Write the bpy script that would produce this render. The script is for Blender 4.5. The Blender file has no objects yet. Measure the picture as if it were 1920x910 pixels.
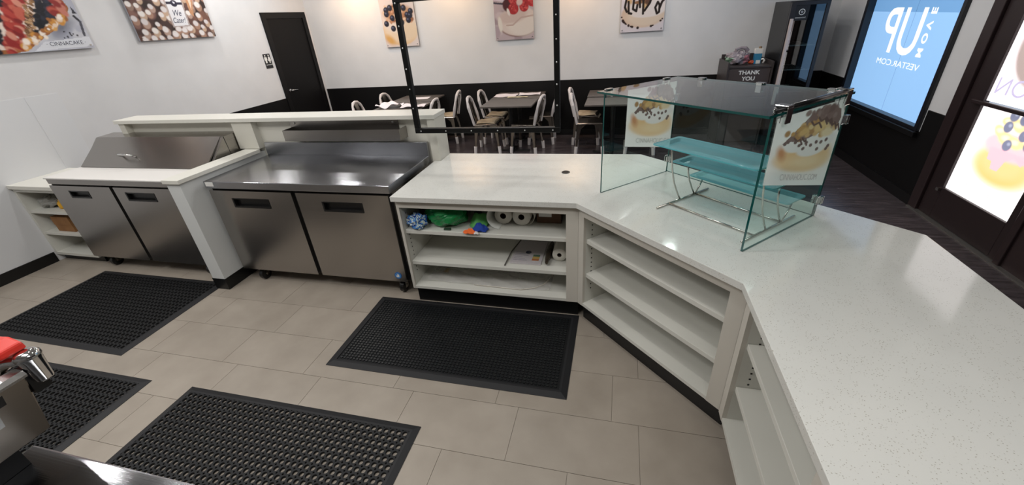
import bpy, math, random
import numpy as np
from mathutils import Matrix, Vector
random.seed(7); RNG = np.random.default_rng(7)
scene = bpy.context.scene
COL = scene.collection
PI = math.pi

# ------------------------------------------------------------------ camera
CAM_POS = (0.0, 0.0, 1.917)
YAW, PITCH, ROLL = -0.271, -0.501, -0.0754
FOCAL_PX = 770.5                                   # image width 1920
def cam_axes():
    fw = Vector((math.sin(YAW)*math.cos(PITCH), math.cos(YAW)*math.cos(PITCH), math.sin(PITCH)))
    r = Vector((math.cos(YAW), -math.sin(YAW), 0.0)); u = r.cross(fw)
    c, s = math.cos(ROLL), math.sin(ROLL)
    return c*r + s*u, -s*r + c*u, fw
_r, _u, _f = cam_axes()
cd = bpy.data.cameras.new('camera'); cam = bpy.data.objects.new('camera', cd); COL.objects.link(cam)
cd.sensor_fit = 'HORIZONTAL'; cd.sensor_width = 36.0; cd.lens = 36.0*FOCAL_PX/1920.0
cd.clip_start = 0.02; cd.clip_end = 60
cam.matrix_world = Matrix(((_r.x, _u.x, -_f.x, CAM_POS[0]), (_r.y, _u.y, -_f.y, CAM_POS[1]), (_r.z, _u.z, -_f.z, CAM_POS[2]), (0, 0, 0, 1)))
scene.camera = cam

# ------------------------------------------------------------------ world, lamps, exposure
w = bpy.data.worlds.new('world'); scene.world = w; w.use_nodes = True
w.node_tree.nodes['Background'].inputs[0].default_value = (0.75, 0.85, 1.0, 1)
w.node_tree.nodes['Background'].inputs[1].default_value = 0.6
scene.view_settings.view_transform = 'Standard'; scene.view_settings.look = 'None'
scene.view_settings.exposure = -0.05; scene.view_settings.gamma = 1.0
scene.view_settings.use_curve_mapping = False

def area(name, loc, sx, sy, power, color=(1, 0.97, 0.93), rot=(0, 0, 0), shape='RECTANGLE'):
    l = bpy.data.lights.new(name, 'AREA'); l.shape = shape; l.size = sx; l.size_y = sy; l.energy = power; l.color = color
    o = bpy.data.objects.new(name, l); COL.objects.link(o); o.location = loc; o.rotation_euler = rot
    return o
ZC = 3.2
# ceiling panels over the work area, behind and above the camera
for x, y, pw in [(-3.9, 0.6, 30), (-1.6, 0.3, 30), (0.9, 0.0, 26), (-1.0, 5.2, 18), (1.3, 4.6, 20)]:
    area('ceiling_panel_lamp', (x, y, ZC-0.02), 1.2, 0.6, pw, (1, 0.99, 0.97))
# small recessed downlights: they make the glints on the steel and the quartz
DOWN = [(-5.4, 5.0, 18), (-4.4, 5.2, 18), (-3.35, 5.2, 17), (-4.84, 6.2, 13), (-3.67, 6.2, 12), (-5.0, 3.0, 10), (-2.85, 3.0, 8), (-3.9, 2.2, 6), (-1.2, 4.2, 9), (-0.6, 1.6, 9), (0.5, 4.0, 9), (0.85, 5.75, 7), (0.46, 6.75, 6), (0.22, 6.6, 4), (-2.2, 1.2, 9), (-4.2, 1.2, 9)]
for x, y, pw in DOWN:
    area('downlight_lamp', (x, y, ZC-0.03), 0.12, 0.12, pw, (1, 0.98, 0.95), shape='DISK')
# warm lamps that wash the far wall beside the pictures
for x in (-4.5, -2.75, -0.75):
    area('warm_wall_lamp', (x, 6.95, 2.75), 0.10, 0.10, 8, (1, 0.62, 0.32), rot=(math.radians(25), 0, 0), shape='DISK')

# ------------------------------------------------------------------ colour and material helpers
def lin(c):
    if isinstance(c, str):
        c = [int(c[i:i+2], 16)/255 for i in (0, 2, 4)]
    return tuple((v/12.92 if v <= 0.04045 else ((v+0.055)/1.055)**2.4) for v in c)
MATS = {}
def mat(name, col='888888', rough=0.5, metal=0.0, spec=0.5, **kw):
    if name in MATS: return MATS[name]
    m = bpy.data.materials.new(name); m.use_nodes = True; MATS[name] = m
    b = m.node_tree.nodes['Principled BSDF']
    b.inputs['Base Color'].default_value = (*lin(col), 1); b.inputs['Roughness'].default_value = rough
    b.inputs['Metallic'].default_value = metal; b.inputs['Specular IOR Level'].default_value = spec
    for k, v in kw.items(): b.inputs[k].default_value = v
    return m
def nodes(m): return m.node_tree.nodes, m.node_tree.links, m.node_tree.nodes['Principled BSDF']
def N(ns, t, **kw):
    n = ns.new(t)
    for k, v in kw.items():
        if k.startswith('i_'): n.inputs[k[2:]].default_value = v
        else: setattr(n, k, v)
    return n
def add_noise_tint(m, c1, c2, scale=6, lo=0.35, hi=0.65, stretch=(1, 1, 1), detail=6, bump=0.0, objrand=0.0, coord='Object'):
    ns, ls, b = nodes(m)
    tc = N(ns, 'ShaderNodeTexCoord'); mp = N(ns, 'ShaderNodeMapping'); mp.inputs['Scale'].default_value = stretch
    nz = N(ns, 'ShaderNodeTexNoise', i_Scale=scale, i_Detail=detail); rp = N(ns, 'ShaderNodeValToRGB')
    rp.color_ramp.elements[0].position = lo; rp.color_ramp.elements[1].position = hi
    rp.color_ramp.elements[0].color = (*lin(c1), 1); rp.color_ramp.elements[1].color = (*lin(c2), 1)
    ls.new(tc.outputs[coord], mp.inputs[0]); ls.new(mp.outputs[0], nz.inputs['Vector']); ls.new(nz.outputs[0], rp.inputs[0])
    out = rp.outputs[0]
    if objrand:
        oi = N(ns, 'ShaderNodeObjectInfo'); mr = N(ns, 'ShaderNodeMapRange'); mr.inputs['To Min'].default_value = 1-objrand; mr.inputs['To Max'].default_value = 1+objrand
        ls.new(oi.outputs['Random'], mr.inputs[0])
        hs = N(ns, 'ShaderNodeHueSaturation'); ls.new(mr.outputs[0], hs.inputs['Value']); ls.new(out, hs.inputs['Color']); out = hs.outputs[0]
    ls.new(out, b.inputs['Base Color'])
    if bump:
        bp = N(ns, 'ShaderNodeBump', i_Strength=bump, i_Distance=0.002); ls.new(nz.outputs[0], bp.inputs['Height']); ls.new(bp.outputs[0], b.inputs['Normal'])
    return m
def steel(name, tangent, col='a9a7a4', rough=0.27, aniso=0.75, stretch=(2, 260, 260), amt=0.05, groove=0.0):
    m = mat(name, col, rough, 1.0); ns, ls, b = nodes(m)
    b.inputs['Anisotropic'].default_value = aniso
    # highlight spread runs across the brushing: tangent = normal x grain
    cx = N(ns, 'ShaderNodeCombineXYZ')
    for i in range(3): cx.inputs[i].default_value = tangent[i]
    ge = N(ns, 'ShaderNodeNewGeometry'); cr = N(ns, 'ShaderNodeVectorMath', operation='CROSS_PRODUCT'); no = N(ns, 'ShaderNodeVectorMath', operation='NORMALIZE')
    ls.new(ge.outputs['Normal'], cr.inputs[0]); ls.new(cx.outputs[0], cr.inputs[1]); ls.new(cr.outputs[0], no.inputs[0]); ls.new(no.outputs[0], b.inputs['Tangent'])
    tc = N(ns, 'ShaderNodeTexCoord'); mp = N(ns, 'ShaderNodeMapping'); mp.inputs['Scale'].default_value = stretch
    nz = N(ns, 'ShaderNodeTexNoise', i_Scale=1.0, i_Detail=4)
    mr = N(ns, 'ShaderNodeMapRange'); mr.inputs['To Min'].default_value = rough-amt; mr.inputs['To Max'].default_value = rough+amt
    ls.new(tc.outputs['Object'], mp.inputs[0]); ls.new(mp.outputs[0], nz.inputs['Vector']); ls.new(nz.outputs[0], mr.inputs[0]); ls.new(mr.outputs[0], b.inputs['Roughness'])
    if groove:                                       # fine brushed grooves across the grain
        m2 = N(ns, 'ShaderNodeMapping'); m2.inputs['Scale'].default_value = tuple(3.0 if v < 10 else 520.0 for v in stretch); n2 = N(ns, 'ShaderNodeTexNoise', i_Scale=1.0, i_Detail=2)
        bp = N(ns, 'ShaderNodeBump', i_Strength=groove, i_Distance=0.001); ls.new(tc.outputs['Object'], m2.inputs[0]); ls.new(m2.outputs[0], n2.inputs['Vector']); ls.new(n2.outputs[0], bp.inputs['Height']); ls.new(bp.outputs[0], b.inputs['Normal'])
    return m
def glass_mat(name, tint, refl=0.9, ior=1.5, body=0.0, bodycol='88cccc'):
    """thin architectural glass: tinted pass-through, fresnel reflection, optional milky body"""
    m = bpy.data.materials.new(name); m.use_nodes = True; MATS[name] = m; ns, ls = m.node_tree.nodes, m.node_tree.links
    for n in list(ns):
        if n.type != 'OUTPUT_MATERIAL': ns.remove(n)
    out = [n for n in ns if n.type == 'OUTPUT_MATERIAL'][0]
    tr = N(ns, 'ShaderNodeBsdfTransparent'); tr.inputs[0].default_value = (*tint, 1)
    gl = N(ns, 'ShaderNodeBsdfGlossy'); gl.inputs['Roughness'].default_value = 0.02; gl.inputs[0].default_value = (refl, refl, refl, 1)
    fr = N(ns, 'ShaderNodeFresnel', i_IOR=ior); mx = N(ns, 'ShaderNodeMixShader')
    src = tr.outputs[0]
    if body:
        df = N(ns, 'ShaderNodeBsdfDiffuse'); df.inputs[0].default_value = (*lin(bodycol), 1)
        m2 = N(ns, 'ShaderNodeMixShader'); m2.inputs[0].default_value = body; ls.new(tr.outputs[0], m2.inputs[1]); ls.new(df.outputs[0], m2.inputs[2]); src = m2.outputs[0]
    ge = N(ns, 'ShaderNodeNewGeometry'); inv = N(ns, 'ShaderNodeMath', operation='SUBTRACT'); inv.inputs[0].default_value = 1.0
    mu = N(ns, 'ShaderNodeMath', operation='MULTIPLY'); ls.new(ge.outputs['Backfacing'], inv.inputs[1]); ls.new(fr.outputs[0], mu.inputs[0]); ls.new(inv.outputs[0], mu.inputs[1])
    ls.new(mu.outputs[0], mx.inputs[0]); ls.new(src, mx.inputs[1]); ls.new(gl.outputs[0], mx.inputs[2]); ls.new(mx.outputs[0], out.inputs[0])
    return m
def print_mat(name, rough=0.35, emit=0.0):
    m = mat(name, 'ffffff', rough); ns, ls, b = nodes(m)
    a = N(ns, 'ShaderNodeVertexColor'); a.layer_name = 'ink'; ls.new(a.outputs[0], b.inputs['Base Color'])
    if emit:
        ls.new(a.outputs[0], b.inputs['Emission Color']); b.inputs['Emission Strength'].default_value = emit
    return m
def emit_mat(name, col, s):
    m = mat(name, col, 0.4); b = m.node_tree.nodes['Principled BSDF']
    b.inputs['Emission Color'].default_value = (*lin(col), 1); b.inputs['Emission Strength'].default_value = s
    return m

M_wall = add_noise_tint(mat('painted_wall', 'd6d6d7', 0.55), 'd4d4d5', 'd9d9da', 3)
M_ceil = mat('ceiling_paint', 'd2d2d2', 0.8)
M_black = mat('black_wainscot', '0b0a0b', 0.5, spec=0.25)
M_base = mat('black_vinyl_base', '0a0a0b', 0.4)
M_doorblk = mat('black_door_paint', '0d0c0d', 0.5, spec=.25)
M_tile = add_noise_tint(mat('beige_floor_tile', 'a89f92', 0.42), '998f83', 'a59b8f', 5, 0.3, 0.7, bump=0.05, objrand=0.02)
M_grout = mat('grout', 'a0988c', 0.8)
M_plank = add_noise_tint(mat('dark_wood_plank', '2d2523', 0.26), '332d2f', '514a4d', 3, 0.3, 0.7, stretch=(1.2, 9, 1), objrand=0.10, bump=0.05)
M_quartz = mat('white_quartz', 'd9d8ce', 0.09)
def _quartz():
    ns, ls, b = nodes(M_quartz)
    tc = N(ns, 'ShaderNodeTexCoord')
    v = N(ns, 'ShaderNodeTexVoronoi', i_Scale=150.0); r = N(ns, 'ShaderNodeValToRGB')
    r.color_ramp.elements[0].position = 0.12; r.color_ramp.elements[0].color = (0.55, 0.52, 0.47, 1)
    r.color_ramp.elements[1].position = 0.27; r.color_ramp.elements[1].color = (1, 1, 1, 1)
    n2 = N(ns, 'ShaderNodeTexNoise', i_Scale=23.0, i_Detail=3); r2 = N(ns, 'ShaderNodeValToRGB')
    r2.color_ramp.elements[0].position = 0.44; r2.color_ramp.elements[0].color = (0, 0, 0, 1); r2.color_ramp.elements[1].position = 0.52; r2.color_ramp.elements[1].color = (1, 1, 1, 1)
    n3 = N(ns, 'ShaderNodeTexNoise', i_Scale=3.0, i_Detail=5); r3 = N(ns, 'ShaderNodeValToRGB')
    r3.color_ramp.elements[0].color = (*lin('d4d4cf'), 1); r3.color_ramp.elements[1].color = (*lin('deddd7'), 1)
    mx = N(ns, 'ShaderNodeMix', data_type='RGBA', blend_type='MULTIPLY')
    for a in (v, n2, n3): ls.new(tc.outputs['Object'], a.inputs['Vector'])
    ls.new(v.outputs['Distance'], r.inputs[0]); ls.new(n2.outputs[0], r2.inputs[0]); ls.new(n3.outputs[0], r3.inputs[0])
    ls.new(r2.outputs[0], mx.inputs[0]); ls.new(r3.outputs[0], mx.inputs[6]); ls.new(r.outputs[0], mx.inputs[7]); ls.new(mx.outputs[2], b.inputs['Base Color'])
_quartz()
M_lam = mat('white_laminate', 'd6d5cd', 0.45)
M_lamedge = mat('laminate_face', 'cdc8be', 0.5)
M_hole = mat('pin_hole_dark', '1c1a18', 0.8)
M_solid = mat('cream_solid_surface', 'dddbd2', 0.35)
M_steeltop = steel('brushed_steel_top', (1, .05, .03), 'abacb0', 0.16, 1.0, amt=0.02, groove=0.22)
M_steelfront = steel('brushed_steel_front', (1, .05, .03), 'a39f9b', 0.24, 0.7)
M_steelside = steel('brushed_steel_side', (.05, 1, .03), 'aba7a2', 0.26, 0.5, stretch=(260, 2, 260))
M_chrome = mat('chrome', 'd8d8d8', 0.08, 1.0)
M_wire = mat('polished_wire', 'c9c6c0', 0.18, 1.0)
M_rubber = mat('black_rubber', '141517', 0.55, spec=0.3)
M_rubberedge = mat('black_rubber_border', '242426', 0.55, spec=0.3)
M_plastic = mat('black_plastic', '101011', 0.35)
M_dark = mat('dark_recess', '060606', 0.6)
M_board = mat('white_cutting_board', 'e2dfdb', 0.45)
M_gun = mat('gunmetal', '9a9188', 0.25, 1.0)
M_foam = mat('white_foam_wrap', 'cfc8c6', 0.8)
M_kraft = add_noise_tint(mat('tan_packing_paper', 'b5a48a', 0.8), 'a8967c', 'c2b198', 9)
M_card = add_noise_tint(mat('brown_cardboard', '8a6138', 0.85), '835a33', '94693f', 7)
M_tabletop = add_noise_tint(mat('grey_table_laminate', '57504c', 0.35), '4f4945', '615a56', 5, stretch=(1, 8, 1))
M_paper = mat('white_paper', 'dcd4d8', 0.8)
M_towel = mat('paper_towel', 'dcd8ce', 0.9)
M_frame = mat('black_metal_frame', '0a0a0a', 0.4, 0.0, spec=.3)
M_screw = mat('bright_screw', 'e8e8e8', 0.3, 1.0)
M_brown = mat('dark_brown_laminate', '453c3b', 0.45)
M_bronze = mat('bronze_door_frame', '35292a', 0.35, 0.3)
M_navy = mat('window_frame_dark', '16171d', 0.35)
M_red = mat('red_plastic', 'd3352a', 0.3)
M_white = mat('white_plastic', 'e4e3df', 0.4)
M_glassE = mat('glass_edge_teal', '0b4a47', 0.15)
M_glass = glass_mat('clear_green_glass', (0.91, 0.97, 0.955), 1.0, 1.6)
M_glassdark = glass_mat('smoky_glass', (0.80, 0.90, 0.88), 0.9, 1.5)
M_acryl = glass_mat('clear_acrylic', (0.975, 0.98, 0.98), 0.55, 1.3)
M_tray = glass_mat('teal_acrylic', (0.50, 0.84, 0.88), 0.8, 1.45, 0.5, '93cfda')
M_sleeve = glass_mat('document_film', (0.97, 0.97, 0.97), 0.7, 1.45, 0.05, 'e0dcd8')
M_film = glass_mat('clear_plastic_film', (0.95, 0.95, 0.95), 0.8, 1.5, 0.30, 'f6f3f0')

# ------------------------------------------------------------------ mesh builder
class MB:
    def __init__(s): s.v = []; s.f = []; s.mi = []; s.cur = 0
    def add(s, vs, fs):
        o = len(s.v); s.v += [tuple(map(float, p)) for p in vs]
        for f in fs: s.f.append([o+i for i in f]); s.mi.append(s.cur)
        return s
    def box(s, x0, x1, y0, y1, z0, z1):
        v = [(x, y, z) for z in (z0, z1) for y in (y0, y1) for x in (x0, x1)]
        return s.add(v, [(0, 2, 3, 1), (4, 5, 7, 6), (0, 1, 5, 4), (2, 6, 7, 3), (0, 4, 6, 2), (1, 3, 7, 5)])
    def fbox(s, F, u0, u1, v0, v1, z0, z1):          # box in a local frame F(u,v,z)->world
        v = [F(x, y, z) for z in (z0, z1) for y in (v0, v1) for x in (u0, u1)]
        return s.add(v, [(0, 2, 3, 1), (4, 5, 7, 6), (0, 1, 5, 4), (2, 6, 7, 3), (0, 4, 6, 2), (1, 3, 7, 5)])
    def prism(s, poly, a0, a1, axis='z'):
        m = {'z': lambda p, a: (p[0], p[1], a), 'x': lambda p, a: (a, p[0], p[1]), 'y': lambda p, a: (p[0], a, p[1])}[axis]
        n = len(poly); v = [m(p, a0) for p in poly]+[m(p, a1) for p in poly]
        return s.add(v, [tuple(range(n))[::-1], tuple(range(n, 2*n))]+[(i, (i+1) % n, n+(i+1) % n, n+i) for i in range(n)])
    def loft(s, rings, caps=True, closed=True):
        n = len(rings[0]); v = [p for r in rings for p in r]; f = []
        for k in range(len(rings)-1):
            for i in range(n if closed else n-1):
                j = (i+1) % n; f.append((k*n+i, k*n+j, (k+1)*n+j, (k+1)*n+i))
        if caps and closed: f += [tuple(range(n))[::-1], tuple((len(rings)-1)*n+i for i in range(n))]
        return s.add(v, f)
    def tube(s, pts, r, n=8, caps=True):
        pts = [Vector(p) for p in pts]; rs = r if isinstance(r, (list, tuple)) else [r]*len(pts); rings = []
        up = Vector((0, 0, 1)); last = None
        for i, p in enumerate(pts):
            t = (pts[min(i+1, len(pts)-1)]-pts[max(i-1, 0)]).normalized()
            if last is None:
                a = t.cross(up);
                if a.length < 1e-3: a = t.cross(Vector((1, 0, 0)))
            else: a = last - t*last.dot(t)
            a.normalize(); last = a; b = t.cross(a)
            rings.append([p+(a*math.cos(2*PI*k/n)+b*math.sin(2*PI*k/n))*rs[i] for k in range(n)])
        return s.loft(rings, caps)
    def lathe(s, prof, c=(0, 0, 0), n=20, axis='z'):
        rings = []
        for r, h in prof:
            ring = []
            for k in range(n):
                a = 2*PI*k/n; q = (r*math.cos(a), r*math.sin(a), h)
                if axis == 'x': q = (q[2], q[0], q[1])
                if axis == 'y': q = (q[0], q[2], q[1])
                ring.append((c[0]+q[0], c[1]+q[1], c[2]+q[2]))
            rings.append(ring)
        return s.loft(rings)
    def grid(s, fn, nu, nv):
        v = [fn(i/nu, j/nv) for j in range(nv+1) for i in range(nu+1)]
        return s.add(v, [(j*(nu+1)+i, j*(nu+1)+i+1, (j+1)*(nu+1)+i+1, (j+1)*(nu+1)+i) for j in range(nv) for i in range(nu)])
    def build(s, name, m, parent=None, bevel=0.0, smooth=False, loc=None, solid=0.0, subsurf=0):
        off = Vector((0, 0, 0)); p = parent
        while p is not None: off += Vector(p.location); p = p.parent
        if parent is None: off = Vector(loc or (0, 0, 0))
        me = bpy.data.meshes.new(name); me.from_pydata([(a-off.x, b-off.y, c-off.z) for a, b, c in s.v], [], s.f)
        for mm in (m if isinstance(m, (list, tuple)) else [m]): me.materials.append(mm)
        if isinstance(m, (list, tuple)): me.polygons.foreach_set('material_index', s.mi)
        if smooth: me.polygons.foreach_set('use_smooth', [True]*len(me.polygons))
        me.update(); o = bpy.data.objects.new(name, me); COL.objects.link(o)
        if parent is not None: o.parent = parent
        else: o.location = off
        if solid:
            q = o.modifiers.new('thickness', 'SOLIDIFY'); q.thickness = solid
        if bevel:
            q = o.modifiers.new('bevel', 'BEVEL'); q.width = bevel; q.segments = 2; q.limit_method = 'ANGLE'
        if subsurf:
            q = o.modifiers.new('subsurf', 'SUBSURF'); q.levels = subsurf; q.render_levels = subsurf
        return o
def tag(o, label, cat, group=None, kind=None):
    o['label'] = label; o['category'] = cat
    if group: o['group'] = group
    if kind: o['kind'] = kind
    return o
def thing(name, label, cat, loc=(0, 0, 0), group=None):
    o = bpy.data.objects.new(name, None); COL.objects.link(o); o.location = loc; o.empty_display_size = 0.05
    return tag(o, label, cat, group)
def struct(o): o['kind'] = 'structure'; return o
def stuff(o): o['kind'] = 'stuff'; return o
def lab(o, label): o['label'] = label; return o
def B(x0, x1, y0, y1, z0, z1): return MB().box(x0, x1, y0, y1, z0, z1)
def copy_tree(o, parent=None):
    c = o.copy(); COL.objects.link(c)
    if parent is not None: c.parent = parent
    for ch in list(o.children): copy_tree(ch, c)
    return c
def share(o, name, dloc, parent):                    # cheap repeat of a part sharing its mesh
    c = o.copy(); COL.objects.link(c); c.parent = parent; c.location = Vector(o.location)+Vector(dloc); return c
def text(s, h, m, P, right, up, parent, name='lettering', shear=0.0, depth=0.0006, align='LEFT', xs=1.0, weight=0.0):
    """flat letters: cap height h, starting at P, running along `right`"""
    cu = bpy.data.curves.new('t', 'FONT'); cu.body = s; cu.size = h/0.72; cu.shear = shear; cu.align_x = align; cu.extrude = depth/2; cu.resolution_u = 4; cu.offset = weight
    ob = bpy.data.objects.new('t', cu); COL.objects.link(ob); dg = bpy.context.evaluated_depsgraph_get()
    me = bpy.data.meshes.new_from_object(ob.evaluated_get(dg)); bpy.data.objects.remove(ob); bpy.data.curves.remove(cu)
    R = Vector(right).normalized(); U = Vector(up).normalized(); W = R.cross(U)
    vs = [Vector(P)+R*v.co.x*xs+U*v.co.y+W*v.co.z for v in me.vertices]; fs = [tuple(p.vertices) for p in me.polygons]
    bpy.data.meshes.remove(me)
    return MB().add(vs, fs).build(name, m, parent)

# ------------------------------------------------------------------ painted prints (colour grid on a flat sheet)
class Ink:
    def __init__(s, a0, a1, z0, z1, nx, nz, base):
        s.nx, s.nz = nx, nz; s.A, s.Z = np.meshgrid(np.linspace(a0, a1, nx+1), np.linspace(z0, z1, nz+1)); s.c = np.empty(s.A.shape+(3,)); s.c[:] = lin(base)
    def _put(s, w, col): s.c = s.c*(1-w[..., None])+np.array(lin(col))*w[..., None]
    def ell(s, a, z, ra, rz, col, rot=0, soft=0.12):
        x, y = s.A-a, s.Z-z; c, q = math.cos(rot), math.sin(rot); d = np.sqrt(((x*c+y*q)/ra)**2+((-x*q+y*c)/rz)**2)
        s._put(np.clip((1+soft-d)/(2*soft), 0, 1), col); return s
    def poly(s, pts, col, op=1.0):
        ins = np.zeros(s.A.shape, bool); n = len(pts)
        for i in range(n):
            (x1, y1), (x2, y2) = pts[i], pts[(i+1) % n]
            if y1 == y2: continue
            t = ((y1 > s.Z) != (y2 > s.Z)) & (s.A < (x2-x1)*(s.Z-y1)/(y2-y1)+x1); ins ^= t
        s._put(ins*op, col); return s
    def speck(s, pts_fn, n, cols, r0, r1, asp=1.0, rot=0):
        for _ in range(n):
            a, z = pts_fn(); r = RNG.uniform(r0, r1); s.ell(a, z, r, r*asp*RNG.uniform(.7, 1.2), cols[RNG.integers(len(cols))], rot+RNG.uniform(-.5, .5), 0.25)
        return s
    def line(s, pts, wd, col):
        d = np.full(s.A.shape, 9.0)
        for (x1, y1), (x2, y2) in zip(pts, pts[1:]):
            L = (x2-x1)**2+(y2-y1)**2+1e-9; t = np.clip(((s.A-x1)*(x2-x1)+(s.Z-y1)*(y2-y1))/L, 0, 1)
            d = np.minimum(d, np.hypot(s.A-x1-t*(x2-x1), s.Z-y1-t*(y2-y1)))
        s._put(np.clip((wd*1.15-d)/(wd*0.3), 0, 1), col); return s
    def berry(s, a, z, r, col='20222e', hi='6a7488'):
        return s.ell(a, z, r, r, col).ell(a-r*.25, z+r*.3, r*.35, r*.28, hi, 0, .5)
    def sheet(s, name, m, fn, parent):
        """fn(a,z)->world point"""
        nx, nz = s.nx, s.nz; mb = MB(); A, Z = s.A.ravel(), s.Z.ravel()
        mb.v = [fn(a, z) for a, z in zip(A, Z)]
        mb.f = [[j*(nx+1)+i, j*(nx+1)+i+1, (j+1)*(nx+1)+i+1, (j+1)*(nx+1)+i] for j in range(nz) for i in range(nx)]; mb.mi = [0]*len(mb.f)
        o = mb.build(name, m, parent); at = o.data.color_attributes.new('ink', 'FLOAT_COLOR', 'POINT')
        c = np.ones((len(A), 4), np.float32); c[:, :3] = np.clip(s.c.reshape(-1, 3), 0, 1); at.data.foreach_set('color', c.ravel()); return o
M_print = print_mat('poster_print', 0.3)
M_sheer = print_mat('translucent_poster_print', 0.5)
def _sheer():
    ns, ls, b = nodes(M_sheer); out = [n for n in ns if n.type == 'OUTPUT_MATERIAL'][0]
    vc = [n for n in ns if n.type == 'VERTEX_COLOR'][0]; tl = N(ns, 'ShaderNodeBsdfTranslucent'); mx = N(ns, 'ShaderNodeMixShader'); mx.inputs[0].default_value = 0.4
    ls.new(vc.outputs[0], tl.inputs[0]); ls.new(b.outputs[0], mx.inputs[1]); ls.new(tl.outputs[0], mx.inputs[2]); ls.new(mx.outputs[0], out.inputs[0])
_sheer()
M_backlit = print_mat('backlit_poster_print', 0.3, 1.12)

# ------------------------------------------------------------------ room shell
XL, XR, YB, YF = -5.594, 2.892, 7.416, -1.3
DADO = 0.945
floor = struct(B(XL-0.1, XR+0.2, YF-0.1, YB+0.1, -0.10, -0.004).build('floor', M_grout))
# beige tiles 0.64 x 0.32 in offset rows on the kitchen side
TL, TW, y0 = 0.643, 0.3225, 1.51
proto = None
offs = {-6: .1, -5: .35, -4: .02, -3: .3, -2: .5, -1: .19, 0: .052, 1: .197, 2: -.014, 3: .4, 4: .25, 5: .1}
for k in range(-8, 6):
    ya = y0+k*TW
    if ya > 3.1: continue
    x = -5.594-((-5.594-offs.get(k, .2)) % TL)
    while x < 1.1:
        xa, xb = max(x, XL), x+TL
        if xb-xa > 0.08:
            o = B(xa+0.0012, xb-0.0012, ya+0.0012, min(ya+TW, 3.17)-0.0012, -0.004, 0.0).build('tile', M_tile, floor)
        x += TL
# dark planks in the dining area and along the shop front
PW, PL = 0.19, 1.22
def plank_rows(xmin, xmax, ymin, ymax):
    y = ymin; k = 0
    while y < ymax-0.02:
        x = xmin-RNG.uniform(0.1, PL-0.2)
        while x < xmax:
            a, b = max(x, xmin), min(x+PL, xmax)
            if b-a > 0.05: B(a+0.0008, b-0.0008, y+0.0008, min(y+PW, ymax)-0.0008, -0.004, 0.0).build('plank', M_plank, floor)
            x += PL
        y += PW; k += 1
plank_rows(XL, XR, 3.17, YB)
plank_rows(1.1, XR, -0.6, 3.17)

struct(B(XL-0.12, XL, YF-0.1, YB+0.1, -0.1, ZC).build('wall_left', M_wall))
struct(B(XL-0.12, XR+0.15, YB, YB+0.12, -0.1, ZC).build('wall_back', M_wall))
struct(B(XL-0.12, XR+0.15, YF-0.12, YF, -0.1, ZC).build('wall_front', mat('grey_rear_wall', '5f5d5b', .5)))
struct(B(XL-0.12, XR+0.15, YF-0.12, YB+0.12, ZC, ZC+0.1).build('ceiling', M_ceil))
WY0, WY1, WZ0 = 4.90, 6.66, 0.66        # blue window opening
DY0, DY1 = 3.42, 4.60                    # glass door opening
wr = MB()
wr.box(XR, XR+0.14, WY1, YB+0.1, -0.1, ZC); wr.box(XR, XR+0.14, WY0, WY1, -0.1, WZ0); wr.box(XR, XR+0.14, WY0, WY1, 2.75, ZC)
wr.box(XR, XR+0.14, DY1, WY0, -0.1, ZC); wr.box(XR, XR+0.14, DY0, DY1, 2.75, ZC); wr.box(XR, XR+0.14, YF-0.1, DY0, -0.1, ZC)
struct(wr.build('wall_right', M_wall))
# black wainscot panels
struct(B(XL, XL+0.012, 3.30, 6.29, 0.0, DADO).build('trim_1', M_black))
struct(B(XL+0.02, XR-0.012, YB-0.014, YB, 0.0, 0.925).build('trim_2', M_black))
struct(B(XR-0.012, XR, WY1+0.0, YB-0.014, 0.0, 0.915).build('trim_3', M_black))
struct(B(XR-0.012, XR, WY0-0.03, WY1, 0.0, WZ0).build('trim_4', M_black))
struct(B(XR-0.012, XR, DY1, WY0-0.03, 0.0, 0.87).build('trim_5', M_black))
struct(B(XR-0.012, XR, YF, DY0, 0.0, 2.6).build('trim_6', M_bronze))
struct(B(XL, XL+0.012, YF, 2.44, 0.0, 0.105).build('baseboard_left', M_base))
struct(B(XR-0.028, XR-0.012, DY1, WY1, 0.0, 0.10).build('baseboard_right', M_base))
struct(B(XL+0.03, XR-0.03, YB-0.026, YB-0.014, 0.0, 0.10).build('baseboard_back', M_base))
# white wipe-clean sheets on the left wall
M_frp = mat('white_wall_sheet', 'd7d8da', 0.45)
struct(B(XL, XL+0.003, YF, 2.938, 0.106, 1.545).build('trim_7', M_frp))
struct(B(XL, XL+0.003, 2.944, 3.215, 0.106, 1.545).build('trim_8', M_frp))
struct(B(XL, XL+0.006, 2.936, 2.946, 0.106, 1.545).build('trim_9', M_frp))

# black restroom door
d1 = struct(thing('door_1', 'black restroom door in the far left corner', 'door', (XL, 6.8, 0)))
del d1['category']
fr = MB(); fr.box(XL, XL+0.03, 6.29, 6.375, 0, 2.24); fr.box(XL, XL+0.03, 7.25, 7.34, 0, 2.24); fr.box(XL, XL+0.03, 6.375, 7.25, 2.15, 2.24)
fr.build('door_frame', M_doorblk, d1, bevel=0.003)
dl = B(XL, XL+0.012, 6.377, 7.248, 0.01, 2.148).build('door_leaf', mat('door_leaf_black', '0e0d0e', 0.55, spec=.2), d1)
h = MB().lathe([(0.028, 0), (0.028, 0.008), (0.02, 0.012)], (XL+0.012, 6.44, 1.05), 14, 'x'); h.tube([(XL+0.02, 6.44, 1.05), (XL+0.055, 6.44, 1.05), (XL+0.06, 6.46, 1.05), (XL+0.06, 6.57, 1.045)], 0.010, 8)
lab(h.build('door_handle', M_chrome, d1, smooth=True), 'chrome lever handle')

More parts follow.
